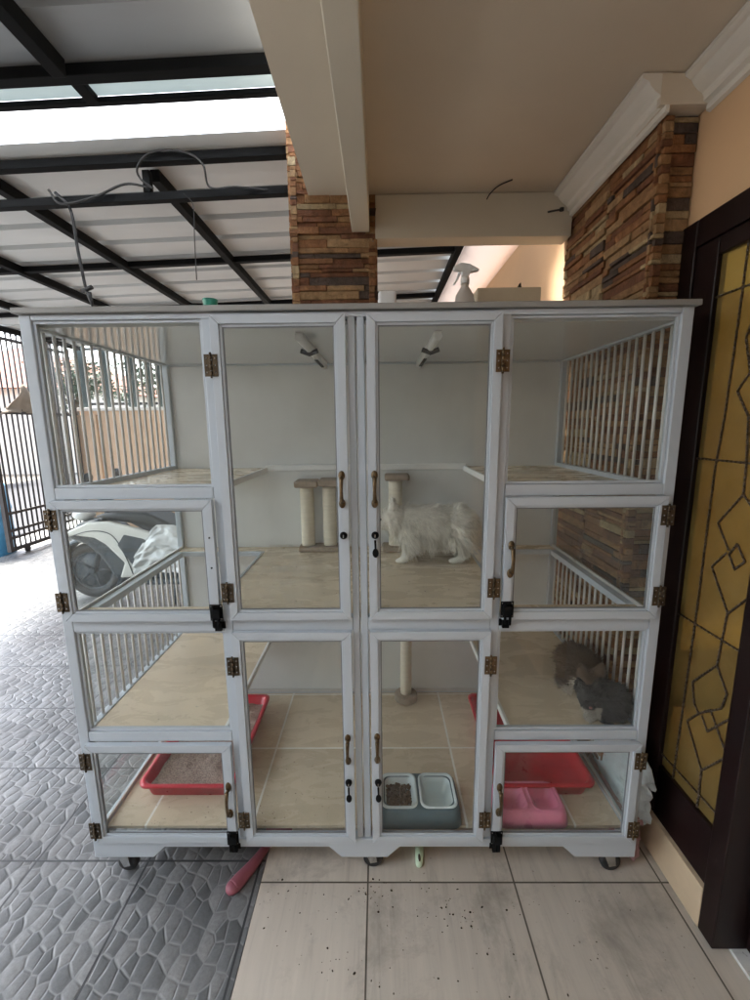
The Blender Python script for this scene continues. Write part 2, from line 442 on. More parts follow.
b = MB(); b.box(-5.2, 4.0, -3.86, -3.70, 0, 3.05)  # unseen wall added to block front sky light and its reflection in the glass
tag(b.build('added_front_wall', mottled('grey_cement_render', (.40, .385, .365), .12, 2, .9)), 'unseen grey cement wall added behind the viewer to cut front light', 'wall')
# back wall behind porch
b = MB(); b.box(1.03, 1.149, 1.023, 4.2, 0, 3.0)
tag(b.build('rear_side_wall', M['peach']), 'lit peach wall behind the cage, under the sloping white soffit', 'wall')
b = MB(); b.box(.2, 1.4, 4.21, 4.36, 0, 3.4)
tag(b.build('rear_end_wall', M['white_wall']), 'pale end wall far behind the cage', 'wall')
b = MB(); b.hexa([(.755, 1.052, 3.06), (1.15, 1.052, 2.80), (1.15, 4.2, 2.80), (.755, 4.2, 3.06), (.755, 1.052, 3.10), (1.15, 1.052, 2.84), (1.15, 4.2, 2.84), (.755, 4.2, 3.10)])
tag(b.build('rear_soffit', translucent('glowing_soffit_panel', (.80, .73, .68), .42)), kind='structure')  # soffit made translucent to glow white and brighten the peach wall

# crown cornice (profile extruded)
def cornice(name, wall_x, ya, yb, label):
    w = wall_x; z = CZ-.004
    prof = [(w-.001, z), (w-.095, z), (w-.095, z-.012), (w-.085, z-.018), (w-.075, z-.022), (w-.066, z-.036), (w-.052, z-.05), (w-.036, z-.06), (w-.03, z-.07), (w-.03, z-.082), (w-.014, z-.088), (w-.014, z-.106), (w-.001, z-.11)]
    b = MB().prism(prof, 'y', ya, yb)
    return tag(b.build(name, M['cornice']), label, 'cornice', 'white plaster cornices')
cornice('cornice', 1.018, .245, .950, 'white moulded cornice along the top of the stone pilaster')
cornice('cornice', 1.152, -3.5, .25, 'white moulded cornice above the peach wall')
# ---- split-stone cladding: strips of varied length, height, depth
def cladding_face(b, u0, u1, z0, z1, place, courses=None, seed=0, cells=None):
    """place(u, depth, z) -> point. panels about .36 high of thin strips"""
    rnd = random.Random(seed)
    z = z0
    while z < z1-.004:
        h = rnd.choice([.016, .022, .026, .032, .04]); h = min(h, z1-z)
        u = u0-rnd.random()*.12
        while u < u1:
            L = rnd.uniform(.10, .36); a, c = max(u, u0), min(u+L, u1)
            u += L
            if c-a < .006: continue
            d = rnd.uniform(.006, .019)
            mi = rnd.choices(range(6), [26, 20, 16, 20, 8, 10])[0]
            d2 = d+rnd.uniform(-.004, .004)
            e = .0012
            P = [place(a+e, -.02, z+e), place(c-e, -.02, z+e), place(c-e, d, z+e), place(a+e, d2, z+e),
                 place(a+e, -.02, z+h-e), place(c-e, -.02, z+h-e), place(c-e, d2, z+h-e), place(a+e, d, z+h-e)]
            b.hexa(P, mi)
        z += h
    return b
stones = [M[f'stone{i}'] for i in range(6)]
# column: x -.365..0.072, front y .95
col_b = MB(); col_b.box(-.338, .046, .975, 1.33, 0, 3.6, 4)
cladding_face(col_b, -.362, .072, 0.0, 3.6, lambda u, d, z: (u, .972-d, z), seed=3)
cladding_face(col_b, .951, 1.35, 0.0, 3.6, lambda u, d, z: (-.340-d, u, z), seed=5)
cladding_face(col_b, .951, 1.35, 0.0, 2.58, lambda u, d, z: (.048+d, u, z), seed=8)
tag(col_b.build('stone_column', stones, bevel=.002, seg=1), 'brown split stone clad column rising behind the middle of the cage', 'column')
# pilaster on the right: side face x 1.0, front face y .27
pl = MB(); pl.box(1.04, 1.150, .30, 1.0, 0, 2.70, 4)
cladding_face(pl, .275, .62, 0.0, 2.69, lambda u, d, z: (1.038-d, u, z), seed=11)
cladding_face(pl, .626, 1.02, 0.0, 2.69, lambda u, d, z: (1.038-d, u, z), seed=14)
cladding_face(pl, 1.018, 1.149, 0.0, 2.69, lambda u, d, z: (u, .298-d*.4, z), seed=12)
tag(pl.build('stone_pilaster', stones, bevel=.002, seg=1), 'split stone pilaster with a white cornice between cage and window', 'pilaster')
b = MB(); b.box(.985, 1.149, .2445, .262, 2.697, CZ-.006); b.box(1.0, 1.149, .263, .40, 2.697, CZ-.006); b.build('cap', M['plaster'], bpy.data.objects['stone_pilaster'])

# ------------------------------------------------------------------ window with ochre leaded glass
wf = empty('leaded_window', (1.15, .03, .16), 'tall ochre leaded glass window in a dark maroon frame', 'window')
b = MB()
b.box(1.135, 1.177, .225, .310, .172, 2.349)              # outer jamb
b.box(1.135, 1.177, -1.25, .224, 2.262, 2.349)             # head
b.box(1.141, 1.174, .126, .224, .172, 2.261)              # sash stile
b.box(1.141, 1.174, -.158, .125, .172, .385)              # bottom rail
b.box(1.141, 1.174, -.158, .125, 2.206, 2.261)            # top rail
b.box(1.128, 1.30, -.222, -.159, 0.014, 2.261)            # post to the floor
b.build('frame', M['maroon'], wf, bevel=.004)
b = MB(); b.box(1.156, 1.162, -.159, .127, .384, 2.207); b.build('glass_pane', M['ochre'], wf)
CAME = [[(0.024, 2.206), (0.025, 1.983), (0.031, 1.7), (0.043, 1.539), (0.044, 1.012), (0.05, 0.736), (0.056, 0.385)],
[(0.126, 1.567), (-0.158, 1.569)], [(0.126, 1.006), (-0.158, 1.007)], [(0.126, 0.43), (-0.158, 0.441)], [(.126, 2.08), (-.158, 2.08)],
[(-0.072, 1.568), (-0.077, 1.475), (0.003, 1.37), (-0.053, 1.294)], [(-0.077, 1.475), (-0.144, 1.413), (-.158, 1.36)],
[(-0.08, 1.324), (-0.055, 1.283), (-0.082, 1.244), (-0.114, 1.279), (-0.08, 1.324)],
[(-0.046, 1.286), (0.005, 1.224), (-0.08, 1.1), (-0.149, 1.185)], [(-0.079, 1.1), (-0.067, 0.917), (0.023, 0.8), (0.003, 0.73), (-.02, .71)],
[(-0.067, 0.917), (-0.118, 0.85), (-.105, .79), (-.03, .72)], [(-.064, 2.08), (-0.011, 1.93), (-0.043, 1.83), (-0.005, 1.779), (-0.056, 1.704), (-0.072, 1.568)],
[(-.064, 2.08), (-.064, 2.206)], [(-0.065, 0.757), (-0.022, 0.712), (0.025, 0.648), (-0.063, 0.528), (-0.066, 0.385)],
[(-0.063, 0.528), (-0.15, 0.655), (-0.135, 0.674), (-0.065, 0.757)], [(-0.033, 0.714), (-0.065, 0.677), (-0.155, 0.8)]]
b = MB()
for ci, pl_ in enumerate(CAME):
    for (y0, z0), (y1, z1) in zip(pl_, pl_[1:]):
        L = math.hypot(y1-y0, z1-z0); k = max(2, int(L/.016))
        w = .0034
        for i in range(k):      # beaded lead came
            t0, t1 = i/k, (i+.86)/k
            p = (1.151, y0+(y1-y0)*t0, z0+(z1-z0)*t0); q = (1.151, y0+(y1-y0)*t1, z0+(z1-z0)*t1)
            b.tube([p, q], w, 6)
        b.tube([(1.1525, y0, z0), (1.1525, y1, z1)], .002, 6)
b.build('lead_came', M['came'], wf)
b = MB(); b.box(1.134, 1.177, -.158, .310, .011, .168)
tag(b.build('skirting', [M['skirt']], bevel=.003), kind='structure')
bpy.data.objects['skirting'].location = (-.006, 0, 0)
bn = empty('indoor_bench', (1.5, .33, 0.012), 'dark red brown bench indoors seen through the ochre glass', 'bench')
b = MB(); b.box(1.23, 2.3, .30, .70, .50, .545); b.build('seat', M['benchwood'], bn, bevel=.004)
b = MB()
for x in (1.25, 2.24):
    for y in (.32, .64): MB().box(x, x+.05, y, y+.05, .013, .499).build('leg', M['benchwood'], bn, bevel=.003)
# wooden door leaf folded into the dark doorway
b = MB(); b.box(1.235, 2.10, -.262, -.224, .022, 2.25)
for z0_, z1_ in ((.25, 1.0), (1.15, 2.1)): b.box(1.36, 1.98, -.268, -.2625, z0_, z1_)
tag(b.build('wooden_door', M['maroon'], bevel=.004), 'dark maroon wooden door standing open beside the leaded window', 'door')

# ------------------------------------------------------------------ carport roof
PITCH = .032
def pitched(b):
    for v in b.v: v.z += PITCH*(v.x+.36)
    return b
def sheet(name, x0, x1, y0, y1, z, m, label, grp, pitch=.4, ribs=True):
    b = MB(); prof = []
    y = y0
    h = .085
    while y < y1-1e-6:
        e = min(y+pitch, y1)
        if ribs and e-y > .2:
            prof += [(y, z), (y+.13, z), (y+.134, z+h), (y+.206, z+h), (y+.21, z)]
        else: prof += [(y, z)]
        y = e
    prof.append((y1, z))
    n = len(prof)
    b.add([(x0, p, q) for p, q in prof]+[(x1, p, q) for p, q in prof], [(i, i+1, n+i+1, n+i) for i in range(n-1)])
    o = pitched(b).build(name, m)
    so = o.modifiers.new('t', 'SOLIDIFY'); so.thickness = .0015
    return tag(o, label, 'roof sheet', grp)
RZ = 3.113
G = 'corrugated carport roof sheets'
sheet('roof_sheet', -4.75, -.30, -1.45, .655, RZ, M['roofgrey'], 'dusty grey corrugated carport sheet overhead nearest the viewer', G)
sheet('roof_sheet', -4.75, -.30, -2.45, -1.455, RZ, M['skylight'], 'unseen translucent strip added behind the viewer to light the cage front', G, ribs=False)  # added out of view, lets top light onto the cage front
sheet('roof_sheet', -4.75, -.30, -3.7, -2.455, RZ, M['roofgrey'], 'dusty grey corrugated carport sheet at the yard wall behind the viewer', G)
sheet('roof_sheet', -4.75, -.266, .66, .752, RZ, M['skylight_blue'], 'narrow dull bluish translucent strip in the carport roof', G, ribs=False)
sheet('roof_sheet', -4.75, -.345, .757, 1.015, RZ, M['skylight'], 'glowing white translucent skylight strip across the carport roof', G, ribs=False)
sheet('roof_sheet', -4.75, .75, 1.36, 5.75, RZ, M['roofwhite'], 'large white corrugated carport sheet stretching to the back', G, pitch=.31)
sheet('roof_sheet', -4.75, -.37, 1.02, 1.3597, RZ, M['roofwhite'], 'narrow white corrugated carport sheet beside the skylight strip', G, ribs=False)

fr = empty('carport_frame', (-2.6, 1.2, 3.1), 'black steel carport frame of rafters and purlins under the sheets', 'carport frame')
def bar(name, x0, x1, y0, y1, z0, z1): pitched(MB().box(x0, x1, y0, y1, z0, z1)).build(name, M['black_iron'], fr, bevel=.003)
for y, w, z in [(.585, .05, 3.10), (.762, .03, 3.125), (1.135, .05, 3.10), (2.5, .055, 3.10), (3.75, .055, 3.10), (5.0, .055, 3.1), (-.65, .06, 3.1), (-1.9, .06, 3.1), (-3.1, .06, 3.1)]:
    xr = -.385 if y < 1.3 else .74
    if y < .8: xr = -.27
    bar('rafter', -4.74, xr, y-w/2, y+w/2, z-.045 if z < 3.12 else z-.038, z-.003 if z < 3.12 else z-.017)
for y0 in (1.19,): bar('truss_chord', -4.74, -.385, y0-.022, y0+.022, 2.905, 2.945)
for x in (-1.15, -2.04, -2.92, -3.8): bar('truss_post', x-.02, x+.02, 1.172, 1.206, 2.946, 3.054)
for x in (-1.14, -2.02, -2.90, -3.8, -4.66):
    for ya, yb in [(-3.5, .546), (.624, .744), (.78, 1.10), (1.254, 5.7)]:
        if .66 < (ya+yb)/2 < 1.1 and x != -1.14: continue
        if .76 < ya < .9: continue
        z_ = 3.083 if .6 < ya < .7 else 3.036
        bar('purlin', x-.026, x+.026, ya, yb, z_, 3.098 if z_ < 3.05 else 3.109)
bar('purlin', .705, .775, 1.25, 5.7, 3.036, 3.098)
bar('purlin', .05, .09, 3.6, 3.7, 3.06, 3.098)
for x, y in ((-4.70, 1.0), (-4.70, -3.0)): MB().box(x-.04, x+.04, y-.04, y+.04, 0, 2.84).build('post', M['black_iron'], fr, bevel=.003)

# cable loop, strap, thin wire
b = MB().tube(spline([(-.50, 1.17, 2.925), (-.66, 1.135, 2.93), (-.80, 1.135, 2.935), (-.815, 1.10, 3.02), (-.88, 1.088, 3.07), (-1.0, 1.085, 3.088), (-1.1, 1.088, 3.07), (-1.155, 1.10, 3.02), (-1.15, 1.12, 2.98), (-1.1, 1.14, 2.945)]), .0052, 8)
tag(pitched(b).build('cable_loop', M['cable']), 'grey cable coiled in a loop over the lower chord of the carport truss', 'cable')
b = MB().tube(spline([(-1.66, 1.15, 2.97), (-1.60, 1.15, 2.90), (-1.42, 1.15, 2.925), (-1.25, 1.145, 2.975), (-1.12, 1.15, 2.955)]), .006, 8)
tag(pitched(b).build('slack_cable', M['cable']), 'slack grey cable tied along the lower truss chord', 'cable')
b = MB().tube(spline([(-1.64, 1.17, 2.965), (-1.57, 1.17, 2.88), (-1.555, 1.17, 2.68), (-1.535, 1.17, 2.48), (-1.51, 1.17, 2.40)]), .008, 8)
b.tube([(-1.56, 1.17, 2.47), (-1.50, 1.17, 2.49)], .012, 8); b.tube([(-1.52, 1.165, 2.46), (-1.505, 1.165, 2.38)], [.014, .006], 8)
tag(pitched(b).build('hanging_strap', M['rubber']), 'black strap dangling from the carport truss with a knotted end', 'strap')
b = MB().tube(spline([(-.955, 1.17, 2.93), (-.91, 1.17, 2.87), (-.915, 1.17, 2.70), (-.92, 1.17, 2.50)]), .0025, 6)
tag(pitched(b).build('thin_wire', M['cable']), 'thin straight wire hanging from the carport truss', 'wire')

# ------------------------------------------------------------------ gate, boundary wall, fence, world outside
gt = empty('steel_gate', (-4.87, 4.9, 0), 'dark barred sliding gate at the far left of the carport', 'gate')
b = MB()
ys = 4.18; ye = 5.68
for z in (.24, .34, .575, 1.90, 2.86): b.box(-4.892, -4.85, ys, ye, z-.018, z+.018)
b.box(-4.895, -4.845, ys-.05, ys, .06, 2.93); b.box(-4.895, -4.845, ye, ye+.05, .06, 2.93)
b.box(-4.892, -4.85, ys, ye, .06, .11)
b.build('frame', M['rust_iron'], gt)
b = MB(); n = 17
for i in range(n):
    y = ys+.06+(ye-ys-.12)*i/(n-1)
    b.tube([(-4.871, y, .1), (-4.871, y, 2.93)], .0115, 6); b.lathe((-4.871, y, 2.93), [(.012, 0), (.018, .012), (.002, .05)], 6)
b.build('bars', M['rust_iron'], gt)
b = MB()
for k in range(2): MB().lathe((-4.871, ys+.25+k*.95, .035), [(.04, -.015), (.04, .015)], 14, axis='x').build('roller', M['rust_iron'], gt)
# taupe cloth draped over the middle rail
b = MB(); nU, nV = 16, 10
g = []
for i in range(nU+1):
    for j in range(nV+1):
        u, v = i/nU, j/nV
        y = 4.30+.75*u; top = 2.30-.95*abs(u-.55)**1.1*.9
        z = 1.905+(top-1.905)*v
        g.append((-4.83+.03*sin(9*u+5*v)+.015*sin(23*u), y+.02*sin(7*v+4*u), z))
b.add(g, [(i*(nV+1)+j, (i+1)*(nV+1)+j, (i+1)*(nV+1)+j+1, i*(nV+1)+j+1) for i in range(nU) for j in range(nV)], smooth=True)
o = b.build('draped_cloth', M['taupecloth']); so = o.modifiers.new('t', 'SOLIDIFY'); so.thickness = .008
tag(o, 'crumpled taupe cloth hung on the middle rail of the gate', 'cloth')

b = MB(); b.box(-4.84, 1.5, 5.80, 5.95, 0, 1.965); b.box(-4.95, -4.55, 5.74, 5.80, 0, 1.9)
o = tag(b.build('boundary_wall', M['peach_out']), 'weathered peach boundary wall at the back of the carport', 'wall')
b2 = MB(); b2.box(-4.86, 1.52, 5.77, 5.99, 1.967, 2.02); b2.build('coping', M['white_wall'], o, bevel=.006)
fn = empty('slat_fence', (-2, 5.88, 2.02), 'dark slatted fence fixed on top of the peach boundary wall', 'fence')
b = MB(); b.box(-4.85, 1.5, 5.86, 5.90, 2.06, 2.10); b.box(-4.85, 1.5, 5.86, 5.90, 2.93, 2.97); b.build('rail', M['rust_iron'], fn)
b = MB(); x = -4.8; rr = random.Random(4)
while x < 1.45:
    w = rr.choice([.11, .15, .19]); b.box(x, x+w, 5.84, 5.859, 2.025, 3.0); x += w+rr.choice([.1, .16, .24, .3])
b.build('slat', mottled('dark_green_slats', (.05, .075, .075), .3, 5, .6), fn)

dr = MB(); dr.lathe((-5.28, 4.30, -.03), [(.25, 0), (.28, .02), (.285, .3), (.295, .32), (.295, .35), (.285, .37), (.285, .62), (.295, .64), (.295, .67), (.285, .69), (.27, .95), (.24, 1.0), (.22, .98)], 28)
o = dr.build('water_drum', M['bluedrum']); tag(o, 'light blue plastic drum just outside the gate', 'drum')

def house(x, y, z, sx, sy, h, rh, label, m, face):
    r = empty('house', (x, y, z), label, 'house', 'houses across the road')
    b = MB(); b.box(x-sx/2, x+sx/2, y-sy/2, y+sy/2, z, z+h); b.build('wall', m, r)
    b = MB(); e = .5
    b.add([(x-sx/2-e, y-sy/2-e, z+h), (x+sx/2+e, y-sy/2-e, z+h), (x+sx/2+e, y+sy/2+e, z+h), (x-sx/2-e, y+sy/2+e, z+h), (x, y-sy/4, z+h+rh), (x, y+sy/4, z+h+rh)],
          [(3, 2, 1, 0), (0, 1, 4), (1, 2, 5, 4), (2, 3, 5), (3, 0, 4, 5)]); b.build('roof', M['rooftile'], r)
    for k in range(3):
        c = (k-1)*(sy if face == 'x' else sx)*.3
        if face == 'x': b = MB().box(x+sx/2-.02, x+sx/2+.03, y+c-.6, y+c+.6, z+.9, z+2.1); 
        else: b = MB().box(x+c-.6, x+c+.6, y-sy/2-.03, y-sy/2+.02, z+.9, z+2.1)
        w = b.build('window', M['white_wall'], r)
        if face == 'x': b = MB().box(x+sx/2+.031, x+sx/2+.04, y+c-.52, y+c+.52, z+.98, z+2.02)
        else: b = MB().box(x+c-.52, x+c+.52, y-sy/2-.04, y-sy/2-.031, z+.98, z+2.02)
        b.build('pane', M['windowdark'], w)
house(-17, 8, -.14, 8, 9, 3.2, 2.0, 'pale house with a tiled roof across the road, beyond the gate', M['housewhite'], 'x')
house(-16, 21, -.14, 8, 10, 3.4, 2.0, 'white house farther along the road beyond the gate', M['housewhite'], 'x')

def tree(x, y, z, h, cr, seed, label, grp='trees beyond the boundary'):
    rnd = random.Random(seed)
    r = empty('tree', (x, y, z), label, 'tree', grp)
    b = MB(); b.tube(spline([(x, y, z), (x+.06, y, z+h*.3), (x-.04, y+.05, z+h*.6)], 4), [.13-.008*i for i in range(9)], 8)
    tips = []
    for k in range(7):
        a = rnd.random()*6.28; e = Vector((x+cos(a)*cr*.7, y+sin(a)*cr*.7, z+h*rnd.uniform(.6, .9)))
        b.tube([(x-.03, y+.04, z+h*rnd.uniform(.4, .58)), ((x+e.x)/2, (y+e.y)/2, e.z-.3), e], [.06, .04, .015], 6); tips.append(e)
    b.build('trunk', M['bark'], r)
    b = MB()
    cl = [Vector((x+rnd.gauss(0, cr*.42), y+rnd.gauss(0, cr*.42), z+h*.72+rnd.gauss(0, cr*.33))) for _ in range(34)]+tips
    for c in cl:
        for _ in range(70):
            p = c+Vector((rnd.gauss(0, .2), rnd.gauss(0, .2), rnd.gauss(0, .16))); s = rnd.uniform(.04, .08)
            a = Vector((rnd.gauss(0, 1), rnd.gauss(0, 1), rnd.gauss(0, .6))).normalized(); q = a.orthogonal().normalized()
            b.add([p-a*s, p+q*s*.5, p+a*s, p-q*s*.5], [(0, 1, 2, 3)])
    b.build('crown', M['leaf'], r, recalc=False)
tree(-4.7, 9.6, -.14, 4.2, 1.0, 1, 'leafy dark tree behind the slatted fence')
tree(-10.2, 13.5, -.14, 4.6, 1.2, 5, 'tree at the roadside beyond the gate')
pp = empty('utility_pole', (-6.3, 7.2, -.14), 'grey utility pole with a small round box beyond the fence', 'pole')
MB().tube([(-6.3, 7.2, -.14), (-6.3, 7.2, 5.5)], [.11, .08], 12).build('post', M['cable'], pp)
MB().lathe((-6.3, 7.02, 3.2), [(.12, 0), (.15, .03), (.15, .35), (.1, .4)], 16).build('box', M['cable'], pp)

# ------------------------------------------------------------------ the scooter parked behind the cage
sc_o = empty('scooter', (-2.15, 2.75, 0), 'white and dark scooter parked behind the left side of the cage', 'scooter')
def wheel(cx, cy, r):
    w = MB(); w.tube([(cx+cos(a*pi/24)*r*.84, cy, r+sin(a*pi/24)*r*.84) for a in range(48)], r*.16, 12, closed=True)
    o = w.build('wheel', M['rubber'], sc_o)
    w = MB(); w.lathe((cx, cy, r), [(.02, -.012), (r*.80, -.012), (r*.80, .012), (.02, .012)], 32, axis='y'); w.lathe((cx, cy, r), [(r*.10, -.05), (r*.12, -.03), (r*.12, .03), (r*.10, .05)], 16, axis='y')
    for k in range(5):
        a = k*2*pi/5; w.tube([(cx+cos(a)*r*.08, cy, r+sin(a)*r*.08), (cx+cos(a)*r*.72, cy, r+sin(a)*r*.72)], [.022, .014], 8)
    ring = [(cx+cos(a*pi/18)*r*.70, cy, r+sin(a*pi/18)*r*.70) for a in range(36)]
    w.tube(ring, .022, 8, closed=True); w.build('rim', M['motordark'], o)
wheel(-2.80, 2.76, .285); wheel(-1.52, 2.76, .285)
def slab(poly, y0, y1, name, m, rnd_=.02):
    b = MB().prism(poly, 'y', y0, y1)
    return b.build(name, m, sc_o, bevel=rnd_, seg=4)
# front mudguard: wide dark shell over the wheel
b = MB(); A = [(R(a)) for a in range(-35, 200, 12)]
for s in (0,):
    pts = []
    for a in A:
        for yy, rr_ in ((-.085, .30), (-.06, .335), (0, .35), (.06, .335), (.085, .30)):
            pts.append((-2.80+cos(a)*rr_, 2.76+yy, .30+sin(a)*rr_))
    b.add(pts, [(i*5+j, i*5+j+1, (i+1)*5+j+1, (i+1)*5+j) for i in range(len(A)-1) for j in range(4)], smooth=True)
o = b.build('front_mudguard', M['motordark'], sc_o); q = o.modifiers.new('t', 'SOLIDIFY'); q.thickness = .012
# front apron/leg shield (dark, glossy) and the white swoosh fairing
slab([(-2.96, .66), (-2.80, .80), (-2.60, .84), (-2.46, .70), (-2.36, .45), (-2.32, .28), (-2.5, .22), (-2.62, .45), (-2.75, .58)], 2.60, 2.93, 'leg_shield', M['motordark'], .05)
slab([(-2.95, .66), (-2.86, .735), (-2.67, .815), (-2.47, .825), (-2.24, .765), (-2.03, .70), (-1.72, .72), (-1.38, .80), (-1.30, .72), (-1.62, .58), (-1.98, .50), (-2.08, .42), (-2.22, .28), (-2.42, .27), (-2.36, .42), (-2.52, .60), (-2.62, .665), (-2.80, .69)], 2.545, 2.60, 'fairing', M['fairing'], .022)
slab([(-2.40, .60), (-2.33, .70), (-2.16, .66), (-2.04, .60), (-2.10, .55), (-2.20, .42), (-2.24, .36), (-2.30, .44)], 2.535, 2.56, 'side_intake', M['motordark'], .008)
slab([(-2.42, .23), (-1.15, .23), (-1.1, .36), (-1.25, .62), (-1.70, .64), (-2.05, .46), (-2.42, .34)], 2.60, 2.92, 'body', M['motordark'], .05)
slab([(-2.66, .86), (-2.42, .905), (-2.16, .90), (-1.95, .80), (-1.85, .74), (-1.3, .84), (-1.15, .86), (-1.15, .78), (-1.6, .66), (-2.1, .68), (-2.3, .79)], 2.60, 2.94, 'seat', M['seat'], .05)
b = MB().tube([(-2.78, 2.76, .30), (-2.62, 2.76, .78), (-2.56, 2.76, 1.0)], .03, 10)
b.tube(spline([(-2.40, 2.40, 1.06), (-2.52, 2.55, 1.03), (-2.56, 2.76, 1.0), (-2.52, 2.97, 1.03), (-2.40, 3.12, 1.06)]), .014, 8); b.build('handlebar', M['motordark'], sc_o)
for y in (2.60, 2.92):
    b = MB(); b.tube([(-2.55, y, 1.03), (-2.60, y-.05*(1 if y < 2.7 else -1), 1.20)], .007, 6); b.ellipsoid((-2.60, y-.06*(1 if y < 2.7 else -1), 1.24), (.02, .07, .045)); b.build('mirror', M['motordark'], sc_o)
MB().tube(spline([(-2.90, 2.543, .66), (-2.66, 2.541, .735), (-2.45, 2.541, .70), (-2.34, 2.541, .50), (-2.28, 2.541, .31)]), .004, 6).build('panel_seam', M['motordark'], sc_o)
MB().ellipsoid((-2.83, 2.76, .86), (.10, .10, .07)).build('headlight', M['whiteplastic'], sc_o)
MB().tube([(-2.3, 2.62, .20), (-1.5, 2.56, .26), (-1.12, 2.56, .34)], [.025, .05, .055], 12).build('exhaust', M['motordark'], sc_o)
MB().tube([(-1.95, 2.68, .2), (-1.9, 2.52, .01)], .013, 8).build('side_stand', M['motordark'], sc_o)
# pale plastic sheet thrown over the rear
b = MB(); N = 44; g = []
for i in range(N+1):
    for j in range(N+1):
        u, v = i/N, j/N
        x = -2.22+.95*u+.16*(1-v)*(u-.2); z = .34+.40*v+.05*sin(6*u)*v
        q_ = Vector((u*4, v*3, 2)); y = 2.49-.05*sin(pi*v)+.06*v+.07*abs(noise.noise(q_))+.05*abs(noise.noise(q_*2.3))-.03*abs(noise.noise(q_*5))
        if u < .2: z -= (0.2-u)*.9*v
        g.append((x, y, z))
b.add(g, [(i*(N+1)+j, (i+1)*(N+1)+j, (i+1)*(N+1)+j+1, i*(N+1)+j+1) for i in range(N) for j in range(N)], smooth=True)
o = b.build('plastic_sheet', M['foil']); q = o.modifiers.new('t', 'SOLIDIFY'); q.thickness = .004
tag(o, 'crumpled pale plastic sheet hanging over the rear of the scooter', 'plastic sheet')

# ------------------------------------------------------------------ the cat cage
cage = empty('cat_cage', (0, .44, 0), 'tall grey aluminium and glass cat cage on casters', 'cat cage')
Wd, D = 1.0, .88
ZT, ZB = 2.04, .112
AL = M['alu']
LV = dict(top=2.006, r1t=1.500, r1b=1.462, mt=1.058, mb=1.008, r3t=.629, r3b=.592, bt=.192)
b = MB()
# front uprights
P1, P2 = (-.456, -.426), (.437, .467)
b.box(-1.0, -.966, 0, .036, .158, ZT-.018); b.box(.966, 1.0, 0, .036, .158, ZT-.018)
b.box(P1[0], P1[1], .001, .035, LV['bt'], LV['top']); b.box(P2[0], P2[1], .001, .035, LV['bt'], LV['top'])
b.box(-.021, .001, .001, .035, LV['bt'], LV['top']); b.box(.006, .029, .001, .035, LV['bt'], LV['top'])
# front rails
def rail_front(z0, z1, x0, x1, y0=.0005, y1=.0345): b.box(x0, x1, y0, y1, z0, z1)
rail_front(LV['top'], ZT-.018, -.965, .965)
for xa, xb in ((-.965, P1[0]-.001), (P2[1]+.001, .965)):
    rail_front(LV['r1b']+.001, LV['r1t'], xa, xb); rail_front(LV['mb'], LV['mt'], xa, xb); rail_front(LV['r3b']+.001, LV['r3t'], xa, xb)
for xa, xb in ((P1[1]+.001, -.022), (.030, P2[0]-.001)): rail_front(LV['mb'], LV['mt'], xa, xb)
# side and back rails / posts
for s in (-1, 1):
    x0, x1 = s*1.0, s*.972
    b.box(x0, x1, D-.034, D, .158, ZT-.018)
    for za, zb in ((1.985, ZT-.019), (LV['r1b']+.004, LV['r1t']-.006), (LV['mb']+.016, LV['mt']-.006), (LV['r3b']+.002, LV['r3t']-.008), (.16, .206)):
        b.box(s*.999, s*.972, .037, D-.035, za, zb)
b.box(-.971, .971, D-.03, D-.002, 1.985, ZT-.019); b.box(-.971, .971, D-.03, D-.002, .16, .206)
# bead strips beside the fixed panes
b.build('frame', AL, cage, bevel=.0025)
b = MB(); b.box(-1.012, 1.012, -.014, D+.01, ZT-.017, ZT)
b.build('top', [mottled('cage_top_board', (.27, .265, .25), .15, 4, .5)], cage, bevel=.003)
b = MB(); b.box(-.971, .971, .037, D-.031, 1.992, 2.004); b.build('ceiling_panel', M['soffit'], cage)
b = MB(); b.box(-.971, .971, D-.016, D-.008, .207, 1.984); b.build('back_panel', M['panel'], cage)
# plinth with feet
pz0, pz1, pf = .157, .191, ZB
pl_ = [(-1.0, pf), (-.78, pf), (-.735, pz0), (-.125, pz0), (-.08, pf), (.09, pf), (.135, pz0), (.735, pz0), (.78, pf), (1.0, pf), (1.0, pz1), (-1.0, pz1)]
b = MB(); b.prism(pl_, 'y', -.006, .03)
for s in (-1, 1): b.box(s*1.0, s*.975, .031, D, pz0-.03, pz0)
b.box(-.974, .974, D-.026, D, pz0-.03, pz0)
b.build('plinth', AL, cage, bevel=.003)
# floors
b = MB(); b.box(-.971, .971, .037, D-.031, .192, .204); b.build('base_board', M['cage_tile'], cage)
b = MB()   # mid floor with an opening on each side
b.box(-.525, .525, .036, D-.017, 1.040, 1.054)
for s in (-1, 1):
    b.box(s*.526, s*.971, .036, .10, 1.040, 1.054); b.box(s*.526, s*.971, .775, D-.017, 1.040, 1.054)
b.build('mid_floor', M['cage_board'], cage)
for s in (-1, 1):
    b = MB(); b.box(s*.520, s*.533, .101, .774, 1.034, 1.058)
    b.box(s*.534, s*.940, .762, .776, 1.034, 1.058)
    b.box(s*.941, s*.970, .101, .774, 1.03, 1.056)
    b.build('opening_rim', AL, cage, bevel=.002)
for z, nm in ((1.476, 'upper_shelf'), (.618, 'lower_shelf')):
    for s in (-1, 1):
        xi = .515 if z > 1 else (.497 if s < 0 else .535)
        b = MB(); b.box(s*xi, s*.971, .036, D-.017, z-.012, z)
        sh = b.build('shelf', M['cage_board'], cage)
        b = MB(); b.box(s*(xi-.012), s*(xi-.0005), .036, D-.017, z-.022, z+.004); b.build('edging', M['whiteplastic'], sh, bevel=.002)
